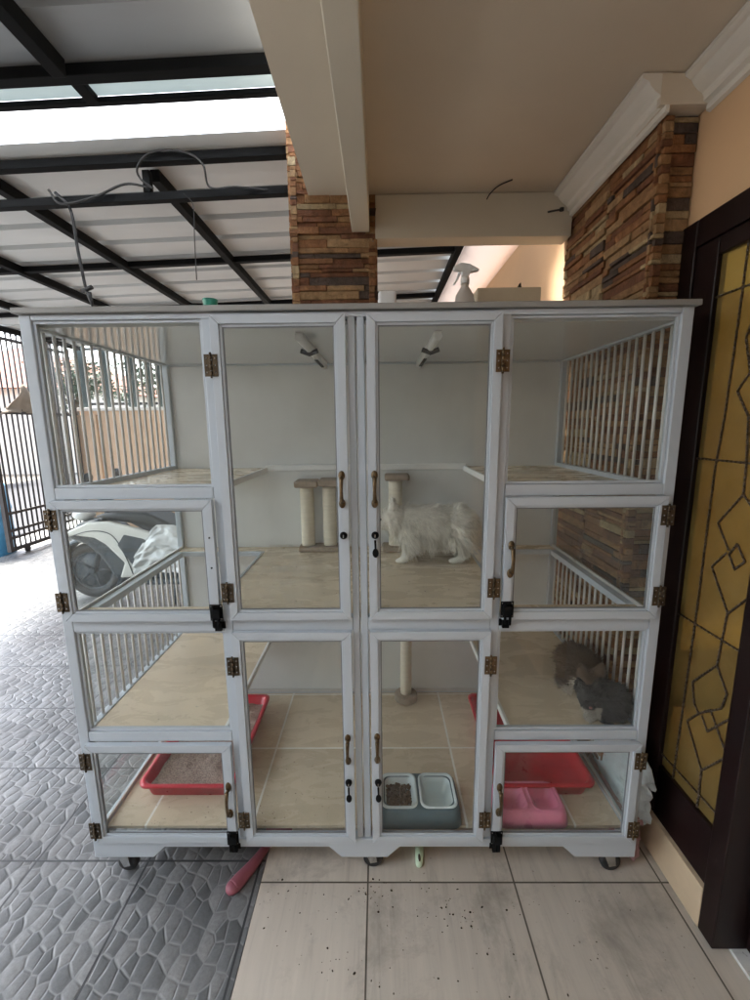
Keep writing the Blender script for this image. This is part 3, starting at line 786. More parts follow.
b = MB(); b.box(-.514, .514, D-.03, D-.017, 1.462, 1.492); b.build('back_strip', M['whiteplastic'], cage, bevel=.003)
b = MB(); b.box(-.97, .97, D-.024, D-.017, .205, .222); b.box(-.519, .519, D-.022, D-.017, 1.055, 1.066); b.build('back_trim', M['bar'], cage, bevel=.002)
# barred sides
for s in (-1, 1):
    for za, zb in ((LV['r1t']-.008, 1.987), (LV['r3t']-.01, LV['mb']+.018)):
        b = MB(); n = 17
        for i in range(n):
            y = .07+(D-.14)*i/(n-1); b.tube([(s*.986, y, za), (s*.986, y, zb)], .0055, 8)
        b.build('side_bars', M['bar'], cage)
    for za, zb in ((LV['mt']-.006, LV['r1b']+.004), (.206, LV['r3b']+.002)):
        b = MB(); b.box(s*.9835, s*.9875, .038, D-.036, za, zb); b.build('side_glass', M['glass'], cage)
        b = MB()
        for z_ in (za, zb-.012): b.box(s*.976, s*.983, .038, D-.036, z_, z_+.012)
        b.build('side_bead', M['bar'], cage)
# fixed front panes with beads
for s in (-1, 1):
    xa, xb = (-.965, P1[0]-.001) if s < 0 else (P2[1]+.001, .965)
    for za, zb in ((LV['r1t']+.001, LV['top']-.001), (LV['r3t']+.001, LV['mb']-.001)):
        b = MB(); b.box(xa+.001, xb-.001, .016, .020, za, zb); gp = b.build('front_pane', M['glass'], cage)
        b = MB(); w = .008
        b.box(xa, xb, .008, .0155, za, za+w); b.box(xa, xb, .008, .0155, zb-w, zb); b.box(xa, xa+w, .0085, .015, za+w, zb-w); b.box(xb-w, xb, .0085, .015, za+w, zb-w)
        b.build('bead', AL, gp, bevel=.001)

# --- doors
def door(x0, x1, z0, z1, w=.034, wb=None):
    ya, yb = -.022, -.0015
    b = MB(); g = .0006
    # four mitred members with a stepped moulding
    def member(p, q, p2, q2):
        # outer edge p->q, inner edge p2->q2 (x,z)
        def L(a, c, t): return (a[0]+(c[0]-a[0])*t, a[1]+(c[1]-a[1])*t)
        for t0, t1, y in ((0, .78, ya), (.78, 1.0, ya+.007)):
            a, c, d, e = L(p, p2, t0), L(q, q2, t0), L(q, q2, t1), L(p, p2, t1)
            b.add([(a[0], y, a[1]), (c[0], y, c[1]), (d[0], y, d[1]), (e[0], y, e[1]), (a[0], yb, a[1]), (c[0], yb, c[1]), (d[0], yb, d[1]), (e[0], yb, e[1])],
                  [(0, 1, 2, 3), (7, 6, 5, 4), (0, 4, 5, 1), (1, 5, 6, 2), (2, 6, 7, 3), (3, 7, 4, 0)])
    O = [(x0, z0), (x1, z0), (x1, z1), (x0, z1)]; I = [(x0+w, z0+w), (x1-w, z0+w), (x1-w, z1-w), (x0+w, z1-w)]
    sh = [((g, 0), (-g, 0)), ((0, g), (0, -g)), ((-g, 0), (g, 0)), ((0, -g), (0, g))]
    for k in range(4):
        p, q, p2, q2 = O[k], O[(k+1) % 4], I[k], I[(k+1) % 4]
        s0, s1 = sh[k]
        mv = lambda a, d: (a[0]+d[0], a[1]+d[1])
        member(mv(p, s0), mv(q, s1), mv(p2, s0), mv(q2, s1))
    d = b.build('door', AL, cage, bevel=.0012, seg=2)
    b = MB(); b.box(x0+w-.004, x1-w+.004, -.0085, -.0050, z0+w-.004, z1-w+.004); b.build('glass_pane', M['glass'], d)
    b = MB(); i = .0035
    X0, X1, Z0, Z1 = x0+w, x1-w, z0+w, z1-w
    b.box(X0, X1, -.0125, -.009, Z0, Z0+i); b.box(X0, X1, -.0125, -.009, Z1-i, Z1); b.box(X0, X0+i, -.0124, -.0091, Z0+i, Z1-i); b.box(X1-i, X1, -.0124, -.0091, Z0+i, Z1-i)
    b.build('gasket', M['alu_dark'], d)
    return d
def hinge(d, x, z, m, h=.064):
    b = MB(); y = -.0245
    for s in (-1, 1):
        b.box(x+s*.004, x+s*.020, y, y+.0025, z-h/2, z+h/2)
        for k in (-1, 0, 1): b.lathe((x+s*.0125, y-.0018, z+k*h*.32), [(.0012, 0), (.0032, .0018)], 8, axis='y', mi=1)
    for k in range(4):
        za = z-h/2+k*h/4+.0006; b.tube([(x, y-.002, za), (x, y-.002, za+h/4-.0012)], .0042, 8)
    b.tube([(x, y-.002, z-h/2-.005), (x, y-.002, z-h/2)], .0032, 8); b.tube([(x, y-.002, z+h/2), (x, y-.002, z+h/2+.005)], .0032, 8)
    b.build('hinge', [m, M['steel']], d)
def handle(d, x, z, L=.105):
    b = MB(); y = -.0225
    for s in (-1, 1):
        b.ellipsoid((x, y-.002, z+s*L*.42), (.0105, .006, L*.14))
        b.tube([(x, y-.003, z+s*L*.36), (x, y-.018, z+s*L*.34)], [.007, .0055], 8)
    pts = [(x, y-.018-.010*cos(t*pi/2), z+t*L*.36) for t in [i/6-1 for i in range(13)]]
    b.tube(pts, [.0052+.0018*abs(i-6)/6 for i in range(13)], 10)
    b.build('handle', M['brass'], d)
def lock(d, x, z, key):
    b = MB(); b.lathe((x, -.0225, z), [(.012, 0), (.012, -.004), (.009, -.012), (.0085, -.013)], 14, axis='y'); b.box(x-.0012, x+.0012, -.0365, -.035, z-.005, z+.005, 1)
    b.build('lock', [M['black_iron'], M['steel']], d)
    if key:
        b = MB(); b.tube([(x, -.033, z-.014), (x+.001, -.036, z-.042)], [.0035, .003], 8); b.lathe((x+.001, -.036, z-.055), [(.010, -.0015), (.010, .0015)], 12, axis='y', sy=1.5)
        b.build('key', M['black_iron'], d)
def latch(d, x, z):
    b = MB(); y = -.0235
    b.box(x-.021, x+.021, y, y+.0022, z-.026, z+.030)
    b.box(x-.014, x+.014, y-.012, y-.0005, z-.014, z+.018); b.tube([(x-.008, y-.008, z+.03), (x-.008, y-.008, z-.045)], .0045, 8); b.tube([(x+.008, y-.008, z-.01), (x+.008, y-.008, z-.045)], .0045, 8)
    b.box(x-.020, x+.020, -.0065, -.0035, z-.062, z-.038); b.box(x-.011, x+.011, -.018, -.007, z-.066, z-.036)
    for s in (-1, 1):
        for k in (-1, 1): b.lathe((x+s*.016, y-.0015, z+.002+k*.022), [(.001, 0), (.003, .0015)], 8, axis='y', mi=1)
    b.build('latch', [M['black_iron'], M['steel']], d)
ZU0, ZU1 = 1.058, 2.012; ZL0, ZL1 = .191, 1.014
# tall doors of the two middle bays
d = door(-.424, -.026, ZU0, ZU1); hinge(d, -.426, 1.868, M['bronze']); hinge(d, -.426, 1.155, M['bronze']); handle(d, -.046, 1.492); lock(d, -.044, 1.345, False)
d = door(.036, .436, ZU0, ZU1); hinge(d, .438, 1.872, M['brass']); hinge(d, .438, 1.166, M['bronze']); handle(d, .056, 1.492); lock(d, .056, 1.345, True)
d = door(-.424, -.026, ZL0, ZL1); hinge(d, -.426, .894, M['bronze']); hinge(d, -.426, .290, M['brass']); handle(d, -.046, .578); lock(d, -.046, .448, True)
d = door(.036, .436, ZL0, ZL1); hinge(d, .438, .894, M['brass']); hinge(d, .438, .290, M['brass']); handle(d, .056, .582); lock(d, .058, .448, True)
# small doors of the side bays
d = door(-.972, -.4575, LV['mt']-.002, LV['r1b']); hinge(d, -.972, 1.402, M['bronze']); hinge(d, -.972, 1.125, M['bronze']); latch(d, -.468, 1.085)
for z in (1.24, 1.34): MB().lathe((-.472, -.0225, z), [(.003, 0), (.003, -.002)], 8, axis='y').build('screw', M['black_iron'], d)
d = door(-.972, -.4575, LV['bt']-.001, LV['r3b']); hinge(d, -.972, .530, M['bronze']); hinge(d, -.972, .246, M['bronze']); latch(d, -.472, .213); handle(d, -.474, .375, .13)
d = door(.4685, .972, LV['mt']-.002, LV['r1b']); hinge(d, .972, 1.402, M['bronze']); hinge(d, .972, 1.135, M['bronze']); latch(d, .484, 1.090); handle(d, .488, 1.262, .11)
d = door(.4685, .972, LV['bt']-.001, LV['r3b']); hinge(d, .972, .528, M['brass']); hinge(d, .972, .248, M['brass']); latch(d, .484, .213); handle(d, .486, .375, .12)
# casters
for cx, cy in ((-.925, .046), (.925, .046), (.02, .06), (-.93, .80), (.93, .80)):
    b = MB(); b.box(cx-.03, cx+.03, cy-.03, cy+.03, .108 if abs(cx) < .1 else .108, .112); b.lathe((cx, cy, .098), [(.018, 0), (.018, .010)], 14)
    for s in (-1, 1): b.add([(cx-.022, cy+s*.018, .098), (cx+.022, cy+s*.018, .098), (cx+.03, cy+s*.018, .035), (cx+.005, cy+s*.018, .030), (cx-.022, cy+s*.020, .098), (cx+.022, cy+s*.020, .098), (cx+.03, cy+s*.020, .035), (cx+.005, cy+s*.020, .030)], [(0, 1, 2, 3), (7, 6, 5, 4), (0, 4, 5, 1), (1, 5, 6, 2), (2, 6, 7, 3), (3, 7, 4, 0)])
    k = b.build('caster', M['steel'], cage)
    b = MB(); b.lathe((cx+.016, cy, .041), [(.018, -.013), (.034, -.013), (.038, -.008), (.038, .008), (.034, .013), (.018, .013)], 24, axis='y'); b.build('wheel', M['rubber'], k)

# ------------------------------------------------------------------ things inside the cage
# tube lamps under the ceiling, each with a dark clip
def tube_lamp(x, ya, yb, label, slant):
    r = empty('tube_lamp', (x, (ya+yb)/2, 1.99), label, 'lamp', 'tube lamps under the cage ceiling')
    b = MB(); b.tube([(x, ya, 1.974), (x+slant, yb, 1.974)], .013, 12); b.box(x-.012, x+.012, ya+.01, yb-.01, 1.979, 1.991); b.build('tube', M['lamp_body'], r)
    b = MB(); b.tube([(x-.032, ya+.22, 1.968), (x, ya+.22, 1.956), (x+.032, ya+.22, 1.968)], .009, 8); b.box(x-.006, x+.006, ya+.40, ya+.62, 1.958, 1.9625); b.build('clip', M['black_iron'], r)
tube_lamp(-.190, .13, .84, 'white tube lamp with dark clip under the cage ceiling, behind the left upper door', 0)
tube_lamp(.268, .13, .84, 'white tube lamp with dark clip under the cage ceiling, above the white cat', 0)
# scratching posts
def post(b, x, y, z0, z1, r=.034): b.tube([(x, y, z0+(z1-z0)*i/24) for i in range(25)], [r+.0012*(i % 2) for i in range(25)], 18)
t = empty('scratching_post', (-.235, .80, 1.054), 'pair of cream scratching posts on a taupe base, behind the left upper door', 'scratching post', 'cat scratching posts')
for x in (-.299, -.185):
    b = MB(); post(b, x, .815, 1.079, 1.385); b.build('post', M['cord'], t)
b = MB(); b.box(-.345, -.13, .755, .86, 1.055, 1.078); b.build('base', M['plush'], t, bevel=.008, seg=3)
b = MB(); b.box(-.352, -.235, .745, .86, 1.386, 1.420); b.box(-.233, -.125, .745, .86, 1.392, 1.426); b.build('top', M['plush'], t, bevel=.010, seg=3)
t = empty('scratching_post', (.155, .81, 1.054), 'single cream scratching post with a taupe cap behind the white cat', 'scratching post', 'cat scratching posts')
b = MB(); post(b, .152, .81, 1.079, 1.415); b.build('post', M['cord'], t)
b = MB(); b.box(.085, .215, .745, .86, 1.055, 1.078); b.build('base', M['plush'], t, bevel=.008, seg=3)
b = MB(); b.box(.098, .222, .752, .86, 1.416, 1.446); b.build('top', M['plush'], t, bevel=.010, seg=3)
t = empty('scratching_post', (.205, .79, .204), 'tall cream scratching post on the lower floor behind the food bowl', 'scratching post', 'cat scratching posts')
b = MB(); post(b, .208, .80, .235, 1.038, .030); b.build('post', M['cord'], t)
b = MB(); b.lathe((.208, .795, .205), [(.060, 0), (.062, .004), (.062, .03), (.056, .036)], 28); b.build('base', M['plush'], t)

# litter trays
def tray(x0, x1, y0, y1, label, fill):
    z0, h, sl, rim = .205, .060, .022, .014
    r = empty('litter_tray', ((x0+x1)/2, (y0+y1)/2, z0), label, 'litter tray', 'red litter trays')
    def ring(x0, x1, y0, y1, z, c=.035, k=5):
        pts = []
        for cx, cy, a0 in ((x1-c, y0+c, -90), (x1-c, y1-c, 0), (x0+c, y1-c, 90), (x0+c, y0+c, 180)):
            for i in range(k): a = R(a0+90*i/(k-1)); pts.append((cx+c*cos(a), cy+c*sin(a), z))
        return pts
    rings = [ring(x0+sl, x1-sl, y0+sl, y1-sl, z0), ring(x0+.008, x1-.008, y0+.008, y1-.008, z0+h), ring(x0-.004, x1+.004, y0-.004, y1+.004, z0+h-.006),
             ring(x0-.005, x1+.005, y0-.005, y1+.005, z0+h+.004), ring(x0+.008, x1-.008, y0+.008, y1-.008, z0+h+.006), ring(x0+.014, x1-.014, y0+.014, y1-.014, z0+h), ring(x0+sl+.004, x1-sl-.004, y0+sl+.004, y1-sl-.004, z0+.005)]
    n = len(rings[0]); b = MB(); vs = sum(rings, []); fs = [tuple(range(n))[::-1]]
    for k in range(len(rings)-1):
        for i in range(n): j = (i+1) % n; fs.append((k*n+i, k*n+j, (k+1)*n+j, (k+1)*n+i))
    fs.append(tuple(range((len(rings)-1)*n, len(rings)*n)))
    b.add(vs, fs, smooth=True); b.build('tray', M['red'], r)
    if fill:
        b = MB(); N = 30; g = []
        for i in range(N+1):
            for j in range(N+1):
                x = x0+.03+(x1-x0-.06)*i/N; y = y0+.03+(y1-y0-.06)*j/N
                z = z0+.030+.014*noise.noise(Vector((x*9, y*9, 1)))+.008*noise.noise(Vector((x*30, y*30, 3)))
                g.append((x, y, z))
        b.add(g, [(i*(N+1)+j, (i+1)*(N+1)+j, (i+1)*(N+1)+j+1, i*(N+1)+j+1) for i in range(N) for j in range(N)], smooth=True)
        o = b.build('litter_sand', M['sand'], r); o['kind'] = 'stuff'
tray(-.91, -.525, .15, .74, 'red litter tray half filled with grey brown sand, left end of the cage floor', True)
tray(.535, .925, .15, .74, 'empty red litter tray behind the pink double bowl', False)

# bowls: a block with two scooped wells
def double_bowl(x0, x1, y0, y1, h, m_base, m_well, label, fills, sep_inserts, group='cat bowls'):
    z0 = .205
    r = empty('double_bowl', ((x0+x1)/2, (y0+y1)/2, z0), label, 'pet bowl', group)
    def rr(x0, x1, y0, y1, c, z, k=6):
        pts = []
        for cx, cy, a0 in ((x1-c, y0+c, -90), (x1-c, y1-c, 0), (x0+c, y1-c, 90), (x0+c, y0+c, 180)):
            for i in range(k): a = R(a0+90*i/(k-1)); pts.append((cx+c*cos(a), cy+c*sin(a), z))
        return pts
    def loft(b, rings, cap0=True, cap1=True, mi=0):
        n = len(rings[0]); fs = []
        if cap0: fs.append(tuple(range(n))[::-1])
        for k in range(len(rings)-1):
            for i in range(n): j = (i+1) % n; fs.append((k*n+i, k*n+j, (k+1)*n+j, (k+1)*n+i))
        if cap1: fs.append(tuple(range((len(rings)-1)*n, len(rings)*n)))
        b.add(sum(rings, []), fs, mi, True)
    xm = (x0+x1)/2
    # outer skirt open at the top
    b = MB(); c = .035
    loft(b, [rr(x0, x1, y0, y1, c, z0), rr(x0+.004, x1-.004, y0+.004, y1-.004, c, z0+h*.6), rr(x0+.010, x1-.010, y0+.010, y1-.010, c, z0+h-.003), rr(x0+.015, x1-.015, y0+.015, y1-.015, c-.003, z0+h), rr(x0+.03, x1-.03, y0+.03, y1-.03, c-.008, z0+h-.001)], cap1=False)
    b.box(xm-.011, xm+.011, y0+.028, y1-.028, z0+h-.02, z0+h-.0005)
    b.build('base', m_base, r)
    for k, (xa, xb) in enumerate(((x0+.014, xm-.004), (xm+.004, x1-.014))):
        b = MB(); ya, yb = y0+.016, y1-.014; zt = z0+h+(.006 if sep_inserts else .0015); c = .03
        loft(b, [rr(xa+.002, xb-.002, ya+.002, yb-.002, c, zt-.012), rr(xa, xb, ya, yb, c, zt-.004), rr(xa+.002, xb-.002, ya+.002, yb-.002, c, zt), rr(xa+.008, xb-.008, ya+.008, yb-.008, c-.004, zt), rr(xa+.013, xb-.013, ya+.013, yb-.013, c-.006, zt-.01), rr(xa+.03, xb-.03, ya+.03, yb-.03, c-.012, z0+h*.3), rr(xa+.04, xb-.04, ya+.04, yb-.04, c-.018, z0+h*.22)], cap0=False)
        w = b.build('bowl', m_well, r)
        if fills[k]:
            b = MB(); zf = z0+h*.62
            if fills[k] == 'kibble':
                rnd = random.Random(5)
                for _ in range(420):
                    px, py = rnd.uniform(xa+.024, xb-.024), rnd.uniform(ya+.024, yb-.024)
                    b.ellipsoid((px, py, zf+rnd.uniform(-.008, .004)), (.006, .006, .0035), 8, 5, Matrix.Rotation(rnd.random()*3, 3, 'X'))
                o = b.build('kibble', M['kibble'], w); o['kind'] = 'stuff'
            else:
                b.add(rr(xa+.020, xb-.020, ya+.020, yb-.020, c-.009, zf+.01), [tuple(range(24))]); b.build('water', M['glass'], w)
double_bowl(.052, .372, .020, .215, .072, M['teal'], M['bowlwhite'], 'slate double bowl with pale inserts holding kibble and water', ('kibble', 'water'), True)
double_bowl(.500, .772, .022, .190, .058, M['pink'], M['pink'], 'pink plastic double bowl in front of the empty red tray', (None, None), False)

b = MB(); rnd = random.Random(21)
for k in range(190):
    if k < 130: px, py, pz = rnd.uniform(-.93, -.10), min(.8, abs(rnd.gauss(.12, .22))+.04), .2045
    else: px, py, pz = rnd.uniform(-.4, .46), rnd.uniform(.1, .8), 1.0545
    if -.92 < px < -.51 and .14 < py < .75 and pz < 1: continue
    s = rnd.choice([.0011, .0015, .002]); b.ellipsoid((px, py, pz+s*.4), (s*1.3, s, s*.7), 6, 4)
tag(b.build('spilled_litter', M['sand']), 'loose grains of litter scattered on the cage floors', 'litter', kind='stuff')

# ------------------------------------------------------------------ cats
def body_mesh(name, shapes, voxel, smooth_it, parent, colour, origin, mat_=None):
    b = MB()
    for s in shapes:
        if s[0] == 'e': b.ellipsoid(s[1], s[2], 18, 12, s[3] if len(s) > 3 else None)
        else: b.tube(spline(s[1], 5), s[2], 12) if isinstance(s[2], float) else b.tube(s[1], s[2], 12)
    tmp = b.build(name, mat_ or M['coat'], None, origin)
    m = tmp.modifiers.new('r', 'REMESH'); m.mode = 'VOXEL'; m.voxel_size = voxel
    q = tmp.modifiers.new('s', 'SMOOTH'); q.iterations = smooth_it; q.factor = .5
    dg = bpy.context.evaluated_depsgraph_get(); me = bpy.data.meshes.new_from_object(tmp.evaluated_get(dg), depsgraph=dg)
    bpy.data.objects.remove(tmp)
    me.name = name
    for p in me.polygons: p.use_smooth = True
    if not me.materials: me.materials.append(mat_ or M['coat'])
    o = Vector(origin)
    at = me.attributes.new('coat', 'FLOAT_COLOR', 'POINT')
    for i, v in enumerate(me.vertices): at.data[i].color = (*colour(v.co+o), 1)
    ob = bpy.data.objects.new(name, me); col.objects.link(ob); ob.location = o; WORLD[ob.name] = o
    return ob
def fur(body, count, length, width, flow, colour, seed, hang=.5, skip=None):
    rnd = random.Random(seed); me = body.data; o = WORLD[body.name]
    me.calc_loop_triangles(); tris = me.loop_triangles; cum = []; s = 0
    for t in tris: s += t.area; cum.append(s)
    import bisect
    vs, fs, cs = [], [], []
    def nv(q): return noise.noise_vector(q*26)+noise.noise_vector(q*70)*.5
    for _ in range(count):
        t = tris[bisect.bisect_left(cum, rnd.random()*s)]
        a, b_, c = (me.vertices[i].co for i in t.vertices); n = (me.vertices[t.vertices[0]].normal).copy()
        u, v = rnd.random(), rnd.random()
        if u+v > 1: u, v = 1-u, 1-v
        p = a+(b_-a)*u+(c-a)*v
        wp = p+o; L = length(wp)*rnd.uniform(.45, 1.35)*(1+.5*noise.noise(wp*30))
        if L <= .002: continue
        cl = nv(wp); d = (n*.5+flow(wp)*.75+cl*.55+Vector((rnd.gauss(0, .16), rnd.gauss(0, .16), rnd.gauss(0, .16)))).normalized()
        d2 = (d+Vector((0, 0, -hang))).normalized()
        sd = d.cross(n); 
        if sd.length < .1: sd = d.orthogonal()
        sd.normalize(); w = width*rnd.uniform(.6, 1.3)
        k = len(vs); m_ = p+d*L*.5; e = m_+d2*L*.5; p = p-n*.002
        vs += [p-sd*w, p+sd*w, m_+sd*w*.7, m_-sd*w*.7, e]
        fs += [(k, k+1, k+2, k+3), (k+3, k+2, k+4)]
        cc = colour(wp); j = rnd.uniform(.8, 1.1)*(1+.22*noise.noise(wp*34))
        cs += [tuple(min(1, x*j) for x in cc)]*5
    m2 = bpy.data.meshes.new('fur'); m2.from_pydata([tuple(x) for x in vs], [], fs); m2.materials.append(M['coat'])
    at = m2.attributes.new('coat', 'FLOAT_COLOR', 'POINT')
    for i, c in enumerate(cs): at.data[i].color = (*c, 1)
    for p in m2.polygons: p.use_smooth = True
    f = bpy.data.objects.new('fur', m2); col.objects.link(f); f.parent = body; WORLD[f.name] = o
    return f
def eyes_nose(body, eyes, nose, r=.008, iris=(.35, .3, .08)):
    me_ = mat('cat_eye', (.02, .02, .015), .05); b = MB()
    for e in eyes: b.ellipsoid(e, (r, r, r), 12, 8)
    b.build('eyes', me_, body)
    b = MB(); b.ellipsoid(nose, (.006, .006, .004), 10, 6); b.build('nose', mat('cat_nose', (.35, .16, .15), .5), body)

# white long-haired cat walking to the left
Z = 1.055
def white(p):
    n = noise.noise(p*14)
    base = Vector((.90, .87, .80))
    if p.z < Z+.10: base = base*.94
    if p.x < .135 and p.z > Z+.12: base = base*(.92+.05*n)
    k = max(0, (p.x-.50)/.04)
    if p.z > Z+.12 and p.x > .50: base = base*(1-min(1, k)*.25)+Vector((.75, .5, .42))*min(1, k)*.25
    return tuple(base*(1+.05*n))
CY = .615
ws = [('e', (.315, CY, Z+.178), (.150, .080, .090)), ('e', (.215, CY, Z+.175), (.085, .072, .088)), ('e', (.430, CY, Z+.180), (.085, .078, .088)),
      ('t', [(.22, CY, Z+.19), (.165, CY, Z+.202), (.125, CY-.005, Z+.205)], [.060, .052, .045]),
      ('e', (.125, CY-.008, Z+.205), (.062, .060, .055)), ('e', (.080, CY-.018, Z+.182), (.029, .031, .025)),
      ('t', [(.135, CY-.035, Z+.255), (.13, CY-.040, Z+.285), (.128, CY-.042, Z+.305)], [.022, .014, .004]), ('t', [(.135, CY+.025, Z+.255), (.13, CY+.032, Z+.285), (.128, CY+.034, Z+.305)], [.022, .014, .004]),
      # near front leg, far front leg (stepping)
      ('t', [(.215, CY-.040, Z+.16), (.200, CY-.042, Z+.09), (.190, CY-.042, Z+.035), (.178, CY-.044, Z+.012)], [.040, .027, .020, .019]), ('e', (.168, CY-.045, Z+.013), (.028, .020, .014)),
      ('t', [(.215, CY+.040, Z+.16), (.225, CY+.042, Z+.09), (.235, CY+.042, Z+.035), (.225, CY+.044, Z+.012)], [.040, .027, .020, .019]), ('e', (.215, CY+.045, Z+.013), (.028, .020, .014)),
      # hind legs: thigh, hock pointing back, paw
      ('t', [(.445, CY-.040, Z+.18), (.430, CY-.046, Z+.12), (.470, CY-.046, Z+.075), (.450, CY-.046, Z+.03), (.432, CY-.046, Z+.012)], [.058, .042, .024, .019, .018]), ('e', (.415, CY-.048, Z+.013), (.030, .020, .014)),
      ('t', [(.455, CY+.040, Z+.18), (.450, CY+.046, Z+.12), (.495, CY+.046, Z+.075), (.485, CY+.046, Z+.03), (.47, CY+.046, Z+.012)], [.058, .042, .024, .019, .018]), ('e', (.455, CY+.048, Z+.013), (.030, .020, .014)),
      ('t', [(.49, CY, Z+.20), (.512, CY, Z+.17), (.518, CY+.01, Z+.13)], [.030, .026, .018])]
wc = body_mesh('white_cat', ws, .0065, 8, None, white, (.31, CY, Z))
tag(wc, 'fluffy white long haired cat standing on the middle floor', 'cat')
def wl(p):
    if p.z < Z+.03: return .007
    if p.z < Z+.085: return .022
    if p.x < .105: return .010
    if p.x < .15 and p.z > Z+.25: return .012
    return (.030 if p.x > .4 else .036) if p.z > Z+.14 else .058
fur(wc, 20000, wl, .0015, lambda p: Vector((.75, 0, -.35 if p.z > Z+.2 else -.75)), white, 2, .55)
eyes_nose(wc, [(.074, CY-.042, Z+.208), (.068, CY+.012, Z+.210)], (.051, CY-.02, Z+.186), .007)

# two cats lying on the lower right shelf
Z3 = .619
def tabby(p):
    n = noise.noise(p*22)*.5+.5; st = .5+.5*sin(p.x*95+6*noise.noise(p*9))
    c = Vector((.11, .075, .05))*(.55+.5*n+.25*st)
    w = Vector((.52, .46, .38))
    k = 0
    if p.y < .27 and p.z < Z3+.085: k = max(0, 1-abs(p.x-.845)/.06)*1.5
    if p.y < .205 and p.z < Z3+.10 and abs(p.x-.85) < .02: k = 1
    if p.y < .29 and p.z < Z3+.06: k = max(k, .6)
    k = min(1, k*1.3)
    return tuple(c*(1-k)+w*k)
ts = [('e', (.885, .345, Z3+.072), (.072, .105, .072)), ('e', (.890, .42, Z3+.065), (.070, .075, .062)), ('e', (.880, .265, Z3+.075), (.060, .055, .060)),
      ('e', (.855, .215, Z3+.098), (.044, .045, .042)), ('e', (.848, .178, Z3+.086), (.023, .022, .018)),
      ('t', [(.828, .222, Z3+.122), (.817, .220, Z3+.155), (.812, .220, Z3+.178)], [.024, .016, .004]), ('t', [(.882, .222, Z3+.122), (.894, .220, Z3+.155), (.899, .220, Z3+.178)], [.024, .016, .004]),
      ('t', [(.850, .25, Z3+.035), (.838, .20, Z3+.018), (.832, .17, Z3+.016)], [.026, .02, .018]), ('t', [(.90, .25, Z3+.035), (.888, .20, Z3+.018), (.88, .17, Z3+.016)], [.026, .02, .018]),
      ('t', [(.83, .40, Z3+.03), (.815, .34, Z3+.018), (.806, .27, Z3+.016)], [.024, .018, .012])]
tc = body_mesh('tabby_cat', ts, .006, 6, None, tabby, (.88, .32, Z3))
tc.location += Vector((.016, -.06, 0))
tag(tc, 'brown tabby cat with a pale chest lying by the side bars', 'cat', 'cats lying on the lower right shelf')
fur(tc, 12000, lambda p: .030 if p.y > .255 else .008, .0014, lambda p: Vector((.1, .8, -.3)), tabby, 4, .3)
eyes_nose(tc, [(.837, .177, Z3+.106), (.866, .177, Z3+.106)], (.850, .157, Z3+.094), .0048)
def grey(p):
    n = noise.noise(p*18)*.5+.5
    c = Vector((.030, .031, .032))*(.7+.7*n)
    w = Vector((.50, .46, .40)); k = 0
    if p.x < .835 and p.z < Z3+.05: k = 1
    if p.x < .86 and p.z < Z3+.062 and p.y < .075: k = .9
    return tuple(c*(1-k)+w*k)
gs = [('e', (.905, .10, Z3+.062), (.064, .062, .062)), ('e', (.86, .105, Z3+.055), (.05, .055, .052)), ('e', (.93, .105, Z3+.052), (.036, .06, .05)),
      ('e', (.832, .088, Z3+.082), (.040, .040, .038)), ('e', (.815, .056, Z3+.066), (.021, .019, .016)),
      ('t', [(.806, .096, Z3+.105), (.795, .094, Z3+.136), (.790, .094, Z3+.156)], [.021, .014, .004]), ('t', [(.855, .090, Z3+.107), (.866, .088, Z3+.138), (.871, .088, Z3+.158)], [.021, .014, .004]),
      ('t', [(.84, .08, Z3+.03), (.825, .062, Z3+.017), (.815, .056, Z3+.015)], [.024, .018, .016]), ('t', [(.89, .07, Z3+.03), (.875, .058, Z3+.017), (.86, .055, Z3+.015)], [.024, .018, .016])]
gc = body_mesh('grey_cat', gs, .006, 6, None, grey, (.88, .09, Z3))
tag(gc, 'dark grey cat with a white bib lying against the front glass', 'cat', 'cats lying on the lower right shelf')
fur(gc, 11000, lambda p: .028 if p.x > .872 else .008, .0014, lambda p: Vector((.8, .1, -.3)), grey, 6, .3)
eyes_nose(gc, [(.806, .054, Z3+.086), (.832, .051, Z3+.086)], (.815, .038, Z3+.072), .0045)

# ------------------------------------------------------------------ things on top of, beside and under the cage
ZC = 2.041
sb = empty('spray_bottle', (.40, .42, ZC), 'clear spray bottle with a white trigger head on top of the cage', 'spray bottle')
x, y = .405, .42
MB().lathe((x, y, ZC), [(.036, 0), (.038, .004), (.038, .11), (.034, .135), (.020, .158), (.014, .166), (.014, .178)], 24).build('bottle', M['clearplastic'], sb)
MB().lathe((x, y, ZC+.176), [(.017, 0), (.017, .02), (.014, .026)], 18).build('collar', M['whiteplastic'], sb)
MB().prism([(x-.045, ZC+.225), (x-.045, ZC+.238), (x-.02, ZC+.250), (x+.015, ZC+.247), (x+.05, ZC+.228), (x+.052, ZC+.222), (x+.018, ZC+.216), (x+.012, ZC+.198), (x-.012, ZC+.198), (x-.014, ZC+.218)], 'y', y-.011, y+.011).build('spray_head', M['whiteplastic'], sb, bevel=.003)
MB().tube(spline([(x-.022, y, ZC+.216), (x-.030, y, ZC+.195), (x-.044, y, ZC+.172)]), [.006-.0002*i for i in range(17)], 8).build('trigger', M['whiteplastic'], sb)
b = MB(); b.box(.072, .137, .28, .40, ZC, ZC+.120)
tag(b.build('white_carton', M['whiteplastic'], bevel=.012, seg=4), 'small white rounded plastic box on top of the cage', 'box')
b = MB(); b.box(.462, .712, .46, .70, ZC, ZC+.175); cb = b.build('cream_carton', M['carton'], bevel=.003)
tag(cb, 'long cream cardboard carton on top of the cage beside the spray bottle', 'carton')
